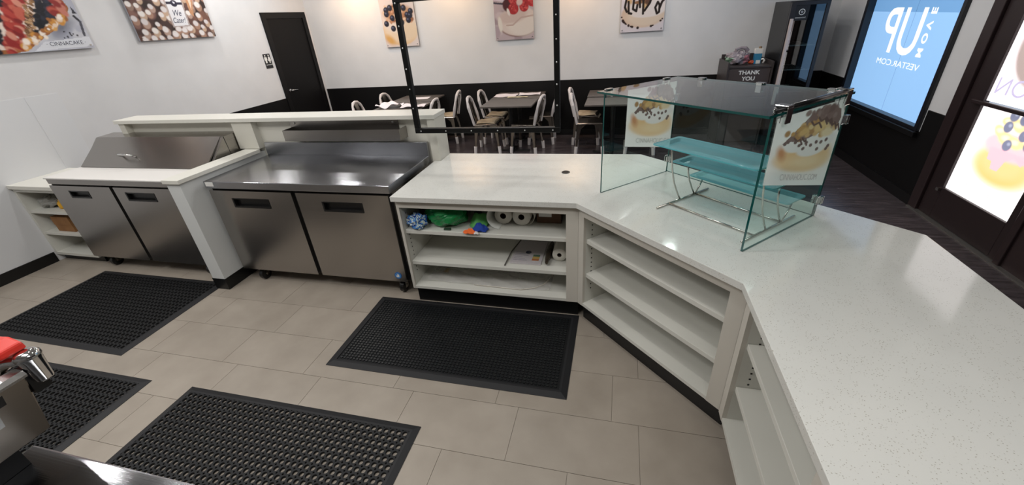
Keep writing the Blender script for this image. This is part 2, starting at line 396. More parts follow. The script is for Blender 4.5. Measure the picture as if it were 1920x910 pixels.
# restroom sign
sg = thing('restroom_sign', 'small black restroom sign with two white figures left of the black door', 'sign', (XL, 6.155, 1.443))
B(XL, XL+0.006, 6.08, 6.232, 1.443, 1.657).build('plate', mat('sign_black', '17171b', 0.4), sg, bevel=0.004)
fg = MB()
for cx, dress in ((6.118, False), (6.192, True)):
    X = XL+0.0065
    fg.add([(X, cx+0.013*math.cos(t*PI/6), 1.632+0.013*math.sin(t*PI/6)) for t in range(12)], [tuple(range(12))])
    body = [(-.026, 1.612), (.026, 1.612), (.03, 1.565), (.018, 1.565), (.016, 1.522), (-.016, 1.522), (-.018, 1.565), (-.03, 1.565)] if not dress else [(-.016, 1.612), (.016, 1.612), (.032, 1.555), (.014, 1.55), (.010, 1.522), (-.010, 1.522), (-.014, 1.55), (-.032, 1.555)]
    fg.add([(X, cx+a, z) for a, z in body], [tuple(range(len(body)))])
fg.build('figures', M_white, sg)
text('RESTROOM', 0.016, M_white, (XL+0.0065, 6.095, 1.488), (0, 1, 0), (0, 0, 1), sg, xs=1.15)

# blue window with mirrored lettering, lit from outside
w1 = struct(thing('window_1', 'window covered by blue sheet', 'window', (XR, 5.78, WZ0))); del w1['category']
f = MB(); X0, X1 = XR-0.03, XR+0.10
f.box(X0, X1, WY0, WY0+0.05, WZ0, 2.75); f.box(X0, X1, WY1-0.055, WY1, WZ0, 2.75); f.box(X0, X1, WY0+0.05, WY1-0.055, WZ0, WZ0+0.035); f.box(X0, X1, WY0+0.05, WY1-0.055, 2.70, 2.75)
f.build('window_frame', M_navy, w1, bevel=0.004)
B(X0-0.03, X0, WY0-0.03, WY1+0.02, WZ0-0.05, WZ0).build('window_sill', M_base, w1, bevel=0.003)
M_blue = emit_mat('blue_backlit_film', '8db9e6', 0.85); M_blue2 = emit_mat('blue_backlit_film_dark', '6f9fcf', 0.75)
YM = 5.745
B(XR+0.05, XR+0.056, WY0+0.05, YM-0.003, WZ0+0.035, 1.685).build('pane', M_blue, w1)
B(XR+0.05, XR+0.056, YM+0.003, WY1-0.055, WZ0+0.035, 1.685).build('pane', M_blue, w1)
B(XR+0.05, XR+0.056, WY0+0.05, YM-0.003, 1.685, 2.70).build('pane', M_blue2, w1)
B(XR+0.05, XR+0.056, YM+0.003, WY1-0.055, 1.685, 2.70).build('pane', M_blue2, w1)
B(XR+0.052, XR+0.06, YM-0.003, YM+0.003, WZ0+0.035, 2.70).build('pane_joint', M_navy, w1)
M_lite = emit_mat('white_backlit_letters', 'f2f5f8', 0.85)
TX = XR+0.0495
# seen from inside the words run mirrored: letters advance toward +y
text('UP', 0.46, M_lite, (TX, 5.515, 1.285), (0, 1, 0), (0, 0, 1), w1, xs=0.94, weight=0.006)
for ch, zz in (('M', 1.275), ('O', 1.405), ('V', 1.535), ('E', 1.668)):
    text(ch, 0.085, M_lite, (TX, 5.485, zz), (0, 0, 1), (0, -1, 0), w1, xs=1.0, weight=0.004)
text('VESTAR.COM', 0.062, M_lite, (TX, 5.36, 1.155), (0, 1, 0), (0, 0, 1), w1, xs=1.62)

# glass shop door with backlit posters
d2 = struct(thing('door_2', 'glass shop door with dark bronze frame', 'door', (XR, 4.0, 0))); del d2['category']
f = MB(); f.box(XR-0.03, XR+0.10, DY1-0.12, DY1, 0, 2.75); f.box(XR-0.03, XR+0.10, DY0, DY0+0.06, 0, 2.75); f.box(XR-0.03, XR+0.1, DY0+.06, DY1-.12, 2.65, 2.75)
f.build('door_frame', M_bronze, d2, bevel=0.006)
f = MB(); f.box(XR-0.005, XR+0.045, 4.30, DY1-0.125, 0.015, 2.64); f.box(XR-0.005, XR+0.045, DY0+0.065, 3.565, 0.015, 2.64); f.box(XR-0.005, XR+0.045, 3.565, 4.30, 0.015, 0.305); f.box(XR-0.005, XR+0.045, 3.565, 4.30, 2.5, 2.64)
f.build('door_leaf', mat('bronze_leaf', '2c2122', 0.4, 0.2), d2, bevel=0.004)
B(XR-0.035, XR-0.015, 3.50, 4.38, 1.035, 1.065).build('push_bar', M_bronze, d2, bevel=0.006)
B(XR-0.03, XR-0.006, 4.30, 4.335, 0.27, 0.295).build('pivot', M_wire, d2)
B(XR-0.05, XR+0.03, YF, DY1-0.02, 0.0, 0.012).build('threshold', mat('aluminium_threshold', '8b8884', 0.4, 0.8), d2)
ik = Ink(3.565, 4.30, 0.305, 1.035, 150, 150, 'fffafa')
ik.ell(3.86, 0.72, 0.33, 0.27, 'fff0e6', 0, .5).ell(3.86, 0.66, 0.285, 0.165, 'f6d9a8', 0, .25).ell(3.87, 0.62, 0.26, 0.125, 'f0c27a', 0, .25).ell(3.88, 0.66, 0.22, 0.1, 'f3cb8c', 0, .3)
ik.ell(3.87, 0.79, 0.27, 0.10, 'f2c4cb', 0, .15).poly([(4.05, .76), (4.03, .66), (3.98, .66), (3.96, .60), (3.89, .60), (3.86, .69), (3.80, .73), (3.72, .69), (3.66, .76)], 'efbcc6')
for a, z, r in [(4.03, .88, .07), (3.95, .84, .08), (3.86, .83, .07), (3.76, .86, .075), (3.70, .83, .06), (4.0, .96, .06), (3.9, .95, .07), (3.8, .97, .07), (3.86, 1.0, .05)]:
    ik.ell(a, z, r, r*.55, 'f5dca0', RNG.uniform(-.6, .6), .2).ell(a, z+.005, r*.55, r*.25, 'fbeecb', 0, .4)
for a, z in [(3.915, .80), (3.979, .925), (3.814, .895), (3.969, 1.01), (3.87, 1.0), (3.74, .84)]: ik.berry(a, z, .042, '7c7f96', 'a9adc0')
ik.sheet('backlit_poster', M_backlit, lambda a, z: (XR+0.018, a, z), d2)
ik = Ink(3.565, 4.30, 1.065, 2.50, 50, 90, 'fff8fa')
ik.ell(3.93, 1.49, 0.31, 0.31, 'e8d9da', 0, .04).ell(3.93, 1.49, 0.29, 0.29, 'a5948f', 0, .04)
ik.line([(4.17, 1.56), (4.12, 1.53), (4.15, 1.46), (4.08, 1.50), (4.03, 1.44), (3.98, 1.52)], .010, 'f4eeee').line([(4.12, 1.40), (4.0, 1.36), (3.9, 1.37)], .012, 'f0eaea')
ik.sheet('backlit_poster', M_backlit, lambda a, z: (XR+0.018, a, z), d2)
text('ON', 0.125, emit_mat('lilac_backlit_letters', 'c3bad8', 0.9), (XR+0.0165, 3.955, 1.13), (0, 1, 0), (0, 0, 1), d2, xs=1.15)
text('CINNAHOLIC.COM', 0.036, emit_mat('grey_backlit_letters', 'd9d6d4', 0.9), (XR+0.0165, 3.715, 0.385), (0, 1, 0), (0, 0, 1), d2, xs=0.95)

# ------------------------------------------------------------------ counters, half wall, partition
hw = thing('half_wall', 'long cream half wall with flat cap behind the steel refrigerators', 'wall', (-3.1, 3.2, 0))
m = MB(); m.box(-4.77, -1.41, 3.14, 3.274, 0.0, 1.255); m.box(-1.478, -1.41, 3.065, 3.14, 0.0, 1.255); m.box(-4.77, -4.70, 3.075, 3.14, 0, 1.255); m.box(-3.41, -3.19, 3.075, 3.14, 1.008, 1.255)
m.build('body', mat('cream_wall_panel', 'd4d1c6', 0.45), hw)
B(-4.785, -1.406, 3.05, 3.29, 1.255, 1.288).build('cap', M_solid, hw, bevel=0.003)

pw = thing('partition_wall', 'short white partition with cream cap between the two refrigerators', 'wall', (-3.27, 2.7, 0))
B(-3.338, -3.208, 2.262, 3.138, 0.107, 0.975).build('body', mat('white_partition', 'd4d6d5', 0.5), pw)
B(-3.352, -3.189, 2.245, 3.072, 0.975, 1.007).build('cap', M_solid, pw, bevel=0.003)
B(-3.342, -3.204, 2.258, 3.138, 0.0, 0.107).build('toe_kick', M_base, pw)

sc = thing('service_counter', 'white speckled quartz counter bending twice around the kitchen', 'counter', (0.5, 2.0, 0))
poly = [(-1.463, 2.286), (-.217, 2.286), (.526, 1.537), (.526, -1.0), (1.392, -1.0), (1.403, 2.055), (.185, 3.272), (-1.408, 3.272), (-1.408, 3.063), (-1.463, 3.063)]
MB().prism(poly, 0.879, 0.914).build('countertop', M_quartz, sc, bevel=0.002)
c45 = math.sqrt(.5)
fp = MB(); fp.box(-1.40, .15, 3.12, 3.15, 0, .878); fp.box(1.25, 1.28, -1.0, 1.98, 0, .878)
fp.prism([(.15, 3.15), (.13, 3.12), (1.25, 1.98), (1.28, 1.99)], 0, .878)
lab(fp.build('guest_side_panel', M_black, sc), 'dark panel on the dining side')
g = MB().lathe([(0.030, 0.914), (0.030, 0.917), (0.022, 0.917), (0.022, 0.9155)], (-.347, 2.83, 0), 20)
g.box(-.367, -.33, 2.822, 2.830, .9155, .9175)
lab(g.build('cable_grommet', M_plastic, sc), 'black round cable grommet')

def cabinet(label, F, loc, width, stileL, stileR, shelves, openL, zb=0.152, ztop=0.8785, depth=0.44, opentop=0.823, bays=None, side='both'):
    """open shelf cabinet; F(u,v,z): u along the face, v into the cabinet"""
    t = thing('shelf_cabinet', label, 'cabinet', loc)
    bays = bays or [(openL, width-stileR)]
    c = MB(); zi = zb+0.022
    for (a, b) in bays:
        c.fbox(F, a-0.018, a, 0.02, depth, zb, ztop); c.fbox(F, b, b+0.018, 0.02, depth, zb, ztop)
        c.fbox(F, a, b, depth-0.012, depth, zb, ztop); c.fbox(F, a, b, 0.002, depth-0.012, zb, zi); c.fbox(F, a, b, 0.02, depth-0.012, opentop+.03, opentop+0.045)
    c.build('carcass', M_lam, t)
    fr = MB(); edges = [0.0]+[e for bb in bays for e in bb]+[width]
    for k in range(0, len(edges), 2): fr.fbox(F, edges[k], edges[k+1], 0.0, 0.02, zb, ztop)
    for (a, b) in bays: fr.fbox(F, a, b, 0.0, 0.02, opentop, ztop)
    lab(fr.build('face_frame', M_lamedge, t), 'beige face frame')
    for zs in shelves:
        for (a, b) in bays: MB().fbox(F, a+0.001, b-0.001, 0.024, depth-0.013, zs-0.028, zs).build('shelf', M_lam, t, bevel=0.0015)
    ph = MB()
    for (a, b) in bays:
        for zz in np.arange(zi+0.10, opentop-0.05, 0.034):
            for (uu, d) in ((a, 1), (b, -1)):
                for vv in (0.07, depth-0.07):
                    ph.fbox(F, *(sorted((uu, uu+d*0.0012))), vv-0.004, vv+0.004, zz-0.004, zz+0.004)
    stuff(lab(ph.build('shelf_pin_holes', M_hole, t), 'rows of small dark shelf pin holes'))
    MB().fbox(F, 0.0, width, 0.055, 0.075, 0.0, zb).build('toe_kick', M_base, t)
    return t
FA = lambda u, v, z: (-1.45+u, 2.318+v, z)
cabinet('white open shelf cabinet facing front that holds green bag and paper towels', FA, (-0.83, 2.5, 0), 1.243, .02, .077, (0.640, 0.381), 0.02)
Q0 = Vector((-.206, 2.318, 0))
FB = lambda u, v, z: (Q0.x+(u+v)*c45, Q0.y+(-u+v)*c45, z)
cabinet('empty white open shelf cabinet set diagonally under the glass case', FB, (.3, 2.1, 0), 1.083, .05, .075, (0.662, 0.408), 0.05)
FC = lambda u, v, z: (.558+v, 1.545-u, z)
cabinet('empty white open shelf cabinet at right edge under the counter nearest camera', FC, (.8, .4, 0), 2.5, .05, .06, (0.645, 0.390), 0.055, bays=[(0.055, 0.735), (0.79, 1.62), (1.68, 2.44)])

# ------------------------------------------------------------------ refrigerators
def pocket_door(name_, x0, x1, z0, z1, yf, hx0, hx1, hz0, hz1, root, m, thick=0.03):
    d = MB(); d.box(x0, hx0, yf, yf+thick, z0, z1); d.box(hx1, x1, yf, yf+thick, z0, z1); d.box(hx0, hx1, yf, yf+thick, hz1, z1); d.box(hx0, hx1, yf, yf+thick, z0, hz0)
    o = d.build('door', m, root)
    hb = MB(); hb.box(hx0, hx1, yf+0.024, yf+thick, hz0, hz1); hb.box(hx0, hx1, yf-0.004, yf+0.004, hz0-0.004, hz0+0.010); hb.box(hx0-0.002, hx0+0.012, yf-0.003, yf+0.02, hz0, hz1); hb.box(hx0, hx1, yf, yf+0.006, hz1-0.010, hz1); hb.box(hx1-0.006, hx1+0.002, yf-0.003, yf+0.02, hz0, hz1)
    lab(hb.build('handle', M_plastic, o), 'black recessed pull handle'); return o
def caster(x, y, zt, root, r=0.045):
    c = MB().lathe([(r*.6, -.02), (r, -.016), (r, .016), (r*.6, .02)], (x, y, r), 18, 'x')
    o = c.build('caster', M_plastic, root, smooth=False)
    k = MB().box(x-.026, x-.021, y-.022, y+.022, r-.01, zt); k.box(x+.021, x+.026, y-.022, y+.022, r-.01, zt); k.box(x-.026, x+.026, y-.025, y+.025, zt-.008, zt)
    k.lathe([(.012, -.03), (.012, .03)], (x, y, r), 10, 'x')
    lab(k.build('fork', M_wire, o), 'steel caster fork')

wt = thing('worktop_refrigerator', 'steel two-door worktop refrigerator with raised backsplash right of the partition', 'refrigerator', (-2.34, 2.75, 0))
B(-3.142, -1.538, 2.445, 3.10, 0.128, 0.880).build('body', M_steelside, wt)
lab(B(-3.14, -1.54, 2.443, 2.447, 0.130, 0.882).build('gasket', M_dark, wt), 'black gap around the doors')
t = MB().box(-3.155, -1.527, 2.402, 3.104, 0.886, 0.944); t.box(-3.155, -1.527, 3.104, 3.135, 0.886, 1.058)
t.build('worktop', M_steeltop, wt, bevel=0.004)
pocket_door('door', -3.142, -2.372, 0.130, 0.866, 2.412, -2.945, -2.600, 0.730, 0.806, wt, M_steelfront)
pocket_door('door', -2.332, -1.556, 0.130, 0.866, 2.412, -2.117, -1.780, 0.728, 0.804, wt, M_steelfront)
bd = MB().lathe([(.030, 0), (.030, -.003)], (-1.622, 2.412, .188), 24, 'y').build('badge', mat('badge_blue', '2a62a0', .3), wt); lab(bd, 'round blue badge')
mk = MB().lathe([(.024, -.003), (.024, -.0034)], (-1.622, 2.412, .188), 24, 'y'); mk2 = MB()
mk2.add([(-1.622+a, 2.4083, .188+b) for a, b in [(-.012, -.014), (.010, -.014), (.012, .004), (.004, .016), (-.004, .014), (-.002, .004), (-.016, -.002)]], [tuple(range(7))])
mk.build('badge_ring', mat('badge_mid', '4a86c4', .3), bd); mk2.build('badge_emblem', M_white, bd)
B(-3.135, -3.06, 2.399, 2.402, 0.905, 0.938).build('sticker', M_white, wt)
for x in (-3.0, -1.625):
    for y in (2.475, 3.02): caster(x, y, 0.128, wt, 0.053)

pt = thing('prep_refrigerator', 'steel two-door prep refrigerator with sloped lid and white cutting board', 'refrigerator', (-4.18, 2.75, 0))
B(-4.975, -3.425, 2.445, 3.13, 0.125, 0.89).build('body', M_steelside, pt)
lab(B(-4.972, -3.43, 2.442, 2.446, 0.13, 0.905).build('gasket', M_dark, pt), 'black gap around the doors')
B(-4.968, -3.425, 2.422, 2.72, 0.872, 0.922).build('front_rail', M_steelfront, pt, bevel=0.002)
B(-4.972, -3.42, 2.41, 2.715, 0.9225, 0.934).build('cutting_board', M_board, pt, bevel=0.002)
pocket_door('door', -4.955, -4.225, 0.125, 0.862, 2.412, -4.745, -4.507, 0.754, 0.818, pt, M_steelfront)
pocket_door('door', -4.185, -3.44, 0.125, 0.862, 2.412, -4.068, -3.747, 0.747, 0.821, pt, M_steelfront)
hs = MB().prism([(2.975, .935), (3.128, .935), (3.128, 1.160), (2.962, 1.152)], -4.965, -3.42, 'x')
hs.build('hood', M_steelside, pt, bevel=0.002)
ck = MB()
for xa, xb in ((-4.965, -4.945), (-3.45, -3.42)): ck.prism([(2.735, .936), (2.972, .936), (2.956, 1.150)], xa, xb, 'x')
ck.build('hood_cheek', M_steelside, pt)
lid = MB().prism([(2.700, .938), (2.712, .936), (2.968, 1.146), (2.956, 1.153)], -4.944, -3.451, 'x').build('lid', M_steelfront, pt)
hx = -4.40
MB().tube([(hx-.075, 2.80, 1.012), (hx-.075, 2.755, 1.04), (hx-.045, 2.742, 1.048), (hx+.045, 2.742, 1.048), (hx+.075, 2.755, 1.04), (hx+.075, 2.80, 1.012)], 0.009, 10).build('handle', M_chrome, lid, smooth=True)
for x in (-4.80, -3.6):
    for y in (2.48, 3.05): caster(x, y, 0.125, pt, 0.052)

rl = thing('bottle_rail', 'long narrow steel bottle rail mounted under the half wall cap', 'shelf', (-2.27, 3.07, 1.098))
B(-2.83, -1.768, 3.133, 3.139, 1.10, 1.25).build('back_plate', M_steelfront, rl)
t = MB(); t.box(-2.81, -1.70, 2.998, 3.003, 1.098, 1.19); t.box(-2.81, -1.70, 3.003, 3.133, 1.098, 1.103); t.box(-2.81, -2.805, 3.003, 3.133, 1.103, 1.19); t.box(-1.705, -1.70, 3.003, 3.133, 1.103, 1.19)
t.build('trough', M_steelfront, rl)
for x in (-2.78, -1.815):
    MB().lathe([(.009, 0), (.009, -.004), (.004, -.006)], (x, 3.133, 1.222), 10, 'y').build('screw', M_screw, rl)

# low white shelf unit in the left corner
su = thing('shelf_unit', 'low white open shelf unit in the left wall corner', 'cabinet', (-5.29, 2.65, 0))
c = MB(); c.box(XL+.004, XL+.03, 2.455, 2.95, .072, .80); c.box(-5.012, -4.992, 2.455, 2.95, .072, .80); c.box(XL+.03, -5.012, 2.93, 2.95, .072, .80); c.box(XL+.03, -5.012, 2.455, 2.93, .072, .10); c.box(XL+.03, -5.012, 2.455, 2.475, .765, .80)
c.build('carcass', M_lam, su)
B(XL+.004, -4.990, 2.43, 2.96, .80, .835).build('top', M_solid, su, bevel=.002)
for zs in (.565, .33): B(XL+.031, -5.013, 2.462, 2.929, zs-.026, zs).build('shelf', M_lam, su)
B(XL+.014, -5.0, 2.50, 2.52, 0, .072).build('toe_kick', M_base, su)
def crumple(cx, cy, cz, rx, ry, rz, amp, seed, nu=26, nv=16, flat=0.0):
    r = np.random.default_rng(seed); ph = r.uniform(0, 6.28, (7, 3)); fq = r.uniform(2, 7, (7, 2)); mb = MB(); rings = []
    for j in range(nv+1):
        th = PI*(0.02+0.96*j/nv); ring = []
        for i in range(nu):
            a = 2*PI*i/nu; k = 1+amp*sum(math.sin(fq[q, 0].round()*a+ph[q, 0])*math.sin(fq[q, 1]*th+ph[q, 1]) for q in range(7))/2.2+amp*r.uniform(-.35, .35)
            zz = cz+rz*k*math.cos(th); ring.append((cx+rx*k*math.sin(th)*math.cos(a), cy+ry*k*math.sin(th)*math.sin(a), max(zz, cz-rz*.92+flat)))
        rings.append(ring[::-1])
    return mb.loft(rings)
M_greyfilm = mat('grey_crinkled_film', '8f8e88', .25); M_yellow = mat('yellow_plastic', 'e0a92c', .4)
tag(crumple(-5.42, 2.60, .620, .11, .09, .058, .18, 3).build('plastic_wrap', M_greyfilm, loc=(-5.4, 2.62, .565)), 'crumpled grey plastic wrap on top shelf in left corner', 'plastic wrap')
yb = thing('bottle', 'small yellow plastic bottle on left corner shelf beside steel refrigerator', 'bottle', (-5.235, 2.56, .566))
MB().lathe([(.030, .566), (.036, .572), (.036, .62), (.026, .636)], (-5.235, 2.56, 0), 14).build('body', M_yellow, yb, smooth=True)
MB().lathe([(.018, .636), (.018, .655), (.006, .66), (.005, .675)], (-5.235, 2.56, 0), 12).build('cap', M_yellow, yb)
cb = thing('cardboard_box', 'plain brown cardboard box on middle shelf in left corner', 'box', (-5.29, 2.62, .331))
m = B(-5.41, -5.175, 2.50, 2.74, .331, .49).build('carton', M_card, cb, bevel=.002)
B(-5.412, -5.173, 2.497, 2.50, .40, .49).build('flap', M_card, cb)

# ------------------------------------------------------------------ things in the front shelf cabinet
Z1, Z2, Z3 = .641, .382, .175
gb = crumple(-1.145, 2.475, Z1+.083, .150, .115, .088, .09, 11, 44, 26)
M_greenbag = mat('green_plastic_bag', '1a7d42', .22)
tag(gb.build('green_bag', M_greenbag, loc=(-1.15, 2.5, Z1), smooth=False), 'stuffed shiny green plastic bag on the upper cabinet shelf', 'bag')
bg = crumple(-1.345, 2.385, Z1+.052, .068, .058, .056, .24, 21, 40, 24)
o = bg.build('wipes_package', [mat('blue_wrapper', '3f79b8', .2), mat('pale_wrapper', 'b9c6c4', .2), mat('deep_blue_wrapper', '1d3f94', .2)], loc=(-1.325, 2.395, Z1))
for p in o.data.polygons: p.material_index = int(RNG.choice(3, p=[.4, .4, .2]))
tag(o, 'crinkled blue and clear wrapper at left end of upper cabinet shelf', 'wrapper')
tag(crumple(-1.345, 2.60, Z1+.072, .07, .10, .078, .12, 5, 18, 10).build('black_pouch', mat('black_pouch', '1b1718', .4), loc=(-1.345, 2.6, Z1)), 'dark pouch behind the blue wrapper on upper cabinet shelf', 'bag')
tag(B(-1.40, -1.29, 2.62, 2.73, Z1+.151, Z1+.168).build('brown_packet', mat('orange_brown_packet', '9a6a3c', .6), loc=(-1.34, 2.67, Z1), bevel=.003), 'thin orange brown packet lying on top of the dark pouch', 'packet')
tag(crumple(-.965, 2.63, Z1+.072, .022, .085, .078, .10, 8, 18, 12).build('black_bag', mat('black_bag', '121014', .3), loc=(-.95, 2.58, Z1)), 'black plastic bag between green bag and green cloth', 'bag')
def cloth(cx, cy, z0, rx, ry, h, seed, nu=18, nv=14):
    r = np.random.default_rng(seed); p = r.uniform(0, 6.28, 8)
    def fn(u, v):
        x, y = (u-.5)*2, (v-.5)*2; d = min(1, math.hypot(x, y)); k = max(0, 1-d*d)
        zz = z0+.004+h*k*(.75+.25*math.sin(5*x+p[0])*math.cos(4*y+p[1]))+.006*math.sin(9*x+6*y+p[2])*k
        return (cx+rx*x*(1-.22*y*y+.08*math.sin(5*y+p[3])), cy+ry*y*(1-.22*x*x+.08*math.sin(5*x+p[4])), zz)
    return MB().grid(fn, nu, nv)
gcl = 'cleaning cloths piled on upper cabinet shelf'
tag(cloth(-.912, 2.49, Z1+.012, .072, .09, .09, 2).build('cleaning_cloth', mat('lime_cloth', '63b163', .85), loc=(-.9, 2.5, Z1), solid=.003, smooth=True), 'lime green cloth heaped on cloth pile', 'cloth', gcl)
tag(cloth(-.880, 2.385, Z1+.008, .056, .036, .056, 4).build('cleaning_cloth', mat('blue_cloth', '1c3f9c', .85), loc=(-.865, 2.4, Z1), solid=.003, smooth=True), 'dark blue cloth in front of lime green cloth', 'cloth', gcl)
tag(cloth(-.945, 2.343, Z1+.002, .046, .022, .034, 6).build('cleaning_cloth', mat('orange_cloth', 'e86a2c', .85), loc=(-.92, 2.35, Z1), solid=.003, smooth=True), 'orange cloth at front edge of cloth pile', 'cloth', gcl)
tag(cloth(-.895, 2.336, Z1+.0, .020, .012, .016, 9).build('cleaning_cloth', mat('white_cloth', 'd9d4d2', .85), loc=(-.86, 2.345, Z1), solid=.003, smooth=True), 'small white rag beside the orange cloth', 'cloth', gcl)
tag(B(-1.145, -1.095, 2.362, 2.385, Z1, Z1+.012).build('green_scrap', mat('dark_green_scrap', '27402f', .4), loc=(-1.12, 2.37, Z1), bevel=.003), 'tiny dark green scrap on shelf edge before green bag', 'scrap')
def curl(cx, z0, r, y0, y1, a0, a1, n=18):
    ring = lambda y: [(cx+r*math.cos(a0+(a1-a0)*k/n), y, z0+r+r*math.sin(a0+(a1-a0)*k/n)) for k in range(n+1)]
    return MB().loft([ring(y0), ring(y1)], caps=False, closed=False)
tag(curl(-.755, Z1+.002, .083, 2.42, 2.70, PI*.55, PI*1.5).build('plastic_sheet', mat('white_plastic_sheet', 'cfd0c9', .4), loc=(-.8, 2.56, Z1), solid=.002, smooth=True), 'curved white plastic sheet standing left of paper towels', 'sheet')
def towel(x, y0, y1, r, z0, label, mtl, rc=.022, loose=False, name='paper_towel_roll', cat='paper towel'):
    t = thing(name, label, cat, (x, (y0+y1)/2, z0), 'paper rolls in the front cabinet')
    m = MB(); n = 28; P = lambda rr, y: [(x+rr*math.cos(2*PI*k/n), y, z0+r+rr*math.sin(2*PI*k/n)) for k in range(n)]
    m.loft([P(rc, y0), P(r*.97, y0), P(r, y0+.006), P(r, y1-.006), P(r*.97, y1), P(rc, y1)], caps=False)
    m.build('paper', mtl, t, smooth=True)
    c = MB().loft([P(rc, y0+.001), P(rc-.003, y0+.001), P(rc-.003, y1), P(rc, y1)], caps=False); c.add(P(rc-.003, y0+.05), [tuple(range(n))])
    lab(c.build('core', mat('towel_core', '3a2d22', .9), t), 'brown cardboard core')
    if loose: curl(x+.028, z0+.001, r*.93, y0+.01, y1-.01, -PI*.5, PI*.25).build('loose_end', mtl, t, solid=.0015, smooth=True)
towel(-.745, 2.50, 2.74, .062, Z1+.001, 'left one of two white paper towel rolls on upper cabinet shelf', M_towel)
towel(-.612, 2.49, 2.74, .064, Z1+.001, 'right one of two white paper towel rolls with loose sheet end', M_towel, loose=True)
bx = thing('cardboard_box', 'small dark cardboard box with white label on upper cabinet shelf', 'box', (-.43, 2.68, Z1))
B(-.515, -.345, 2.545, 2.70, Z1+.001, Z1+.12).build('carton', mat('dark_cardboard', '5d4331', .8), bx, bevel=.003)
B(-.50, -.41, 2.5425, 2.545, Z1+.05, Z1+.115).build('shipping_label', M_white, bx)
dc = thing('document_sleeve', 'printed sheets in clear plastic sleeve on middle cabinet shelf', 'document', (-.575, 2.54, Z2))
B(-.695, -.472, 2.40, 2.735, Z2+.001, Z2+.008).build('paper', mat('document_paper', 'c9c3c6', .6), dc)
cols = [('3c6b4a', 2.50), ('c8a548', 2.472), ('b06a34', 2.444)]
for i, (cc, yy) in enumerate(cols): B(-.545, -.495, yy, yy+.026, Z2+.008, Z2+.0085).build('colour_patch', mat('patch_'+cc, cc, .5), dc)
MB().lathe([(.022, Z2+.008), (.022, Z2+.0086)], (-.588, 2.555, 0), 18).build('printed_oval', mat('ink_navy', '26304a', .5), dc)
ln = MB()
for k in range(6): ln.box(-.68, -.58-.02*(k % 3), 2.44+.022*k, 2.446+.022*k, Z2+.008, Z2+.0084)
ln.build('printed_lines', mat('ink_grey', '9a94a4', .6), dc)
MB().grid(lambda u, v: (-.72+.255*u, 2.372+.37*v, Z2+.0105+.003*math.sin(14*u+3*v)*math.sin(9*v)), 14, 14).build('plastic_sleeve', M_sleeve, dc)
MB().tube([(-.722, 2.36, Z2+.006), (-.716, 2.55, Z2+.010), (-.685, 2.735, Z2+.008)], .005, 6).build('sleeve_edge', mat('sleeve_dark_edge', '5c5954', .4), dc)
tag(crumple(-.432, 2.55, Z2+.022, .022, .165, .023, .10, 31, 12, 20).build('foil_tube', mat('dark_crinkled_foil', '4a4137', .25, .4), loc=(-.43, 2.55, Z2)), 'dark crinkled tube between document sleeve and paper roll', 'tube')
towel(-.350, 2.47, 2.72, .050, Z2+.001, 'single white paper roll on middle cabinet shelf at right', M_towel, rc=.016)
def filmsheet(u, v):
    x = -1.36+.95*u; y = 2.395+.22*v-.03*u*(1-v)+.06*max(0, u-.75)*(1-v)*4*.4
    z = Z3+.004+.045*(math.sin(3*v+.4)*.35)*(.5+.5*math.sin(2.2*u+.5))+.006*math.sin(23*u+7*v)*math.sin(11*v+5*u)+.010*max(0, math.sin(40*u))*max(0, .12-abs(u-.55))*4
    return (x, y, max(z, Z3+.001))
pf = thing('plastic_bag', 'clear flat plastic bag spread over the lowest cabinet shelf', 'bag', (-.9, 2.5, Z3))
MB().grid(filmsheet, 60, 16).build('film', M_film, pf, smooth=False)
B(-1.27, -1.235, 2.50, 2.56, Z3+.018, Z3+.0186).build('tape', mat('tan_tape', 'b5a387', .4), pf)
MB().tube([(-.98, 2.385, Z3+.006), (-.62, 2.372, Z3+.006), (-.52, 2.40, Z3+.012), (-.46, 2.45, Z3+.014), (-.41, 2.56, Z3+.03)], .004, 6).build('folded_edge', mat('film_fold', 'cfc8be', .3), pf, smooth=True)

# ------------------------------------------------------------------ glass display case on the diagonal counter
G0 = Vector((-.083, 2.46, 0)); GZ = .915
FG = lambda u, v, z: (G0.x+(u+v)*c45, G0.y+(-u+v)*c45, GZ+z)
gc = thing('display_case', 'square clear glass display case standing on the diagonal counter', 'display case', FG(.465, .3, 0))
W_, D_, H_ = .931, .605, .598
def panel(name, u0, u1, v0, v1, z0, z1, gm):
    m = MB(); F = FG; v = [F(x, y, z) for z in (z0, z1) for y in (v0, v1) for x in (u0, u1)]
    fs = [(0, 2, 3, 1), (4, 5, 7, 6), (0, 1, 5, 4), (2, 6, 7, 3), (0, 4, 6, 2), (1, 3, 7, 5)]; d = [z1-z0, z1-z0, v1-v0, v1-v0, u1-u0, u1-u0]; thin = min(d)
    for f_, dd in zip(fs, d):
        m.cur = 0 if dd == thin else 1; m.add([v[i] for i in f_], [(0, 1, 2, 3)])
    return m.build(name, [gm, M_glassE], gc)
panel('left_panel', -.005, .005, 0, D_-.006, 0, H_, M_glass)
panel('right_panel', W_-.005, W_+.005, 0, D_-.006, 0, H_, M_glass)
panel('guest_panel', -.005, W_+.005, D_-.004, D_+.006, 0, H_, M_glassdark)
panel('top_panel', -.012, W_+.012, -.045, D_+.012, H_+.002, H_+.012, M_glass)
def clip(u, v, alongu, z=H_, n='clip'):
    m = MB(); a, b = (.022, .012) if alongu else (.012, .022)
    m.fbox(FG, u-a, u+a, v-b, v+b, z+.013, z+.019); m.fbox(FG, u-a*.7, u+a*.7, v-b-.004, v-b, z-.03, z+.019); m.fbox(FG, u-a*.7, u+a*.7, v+b, v+b+.004, z-.03, z+.019)
    m.build(n, M_chrome, gc, bevel=.0015)
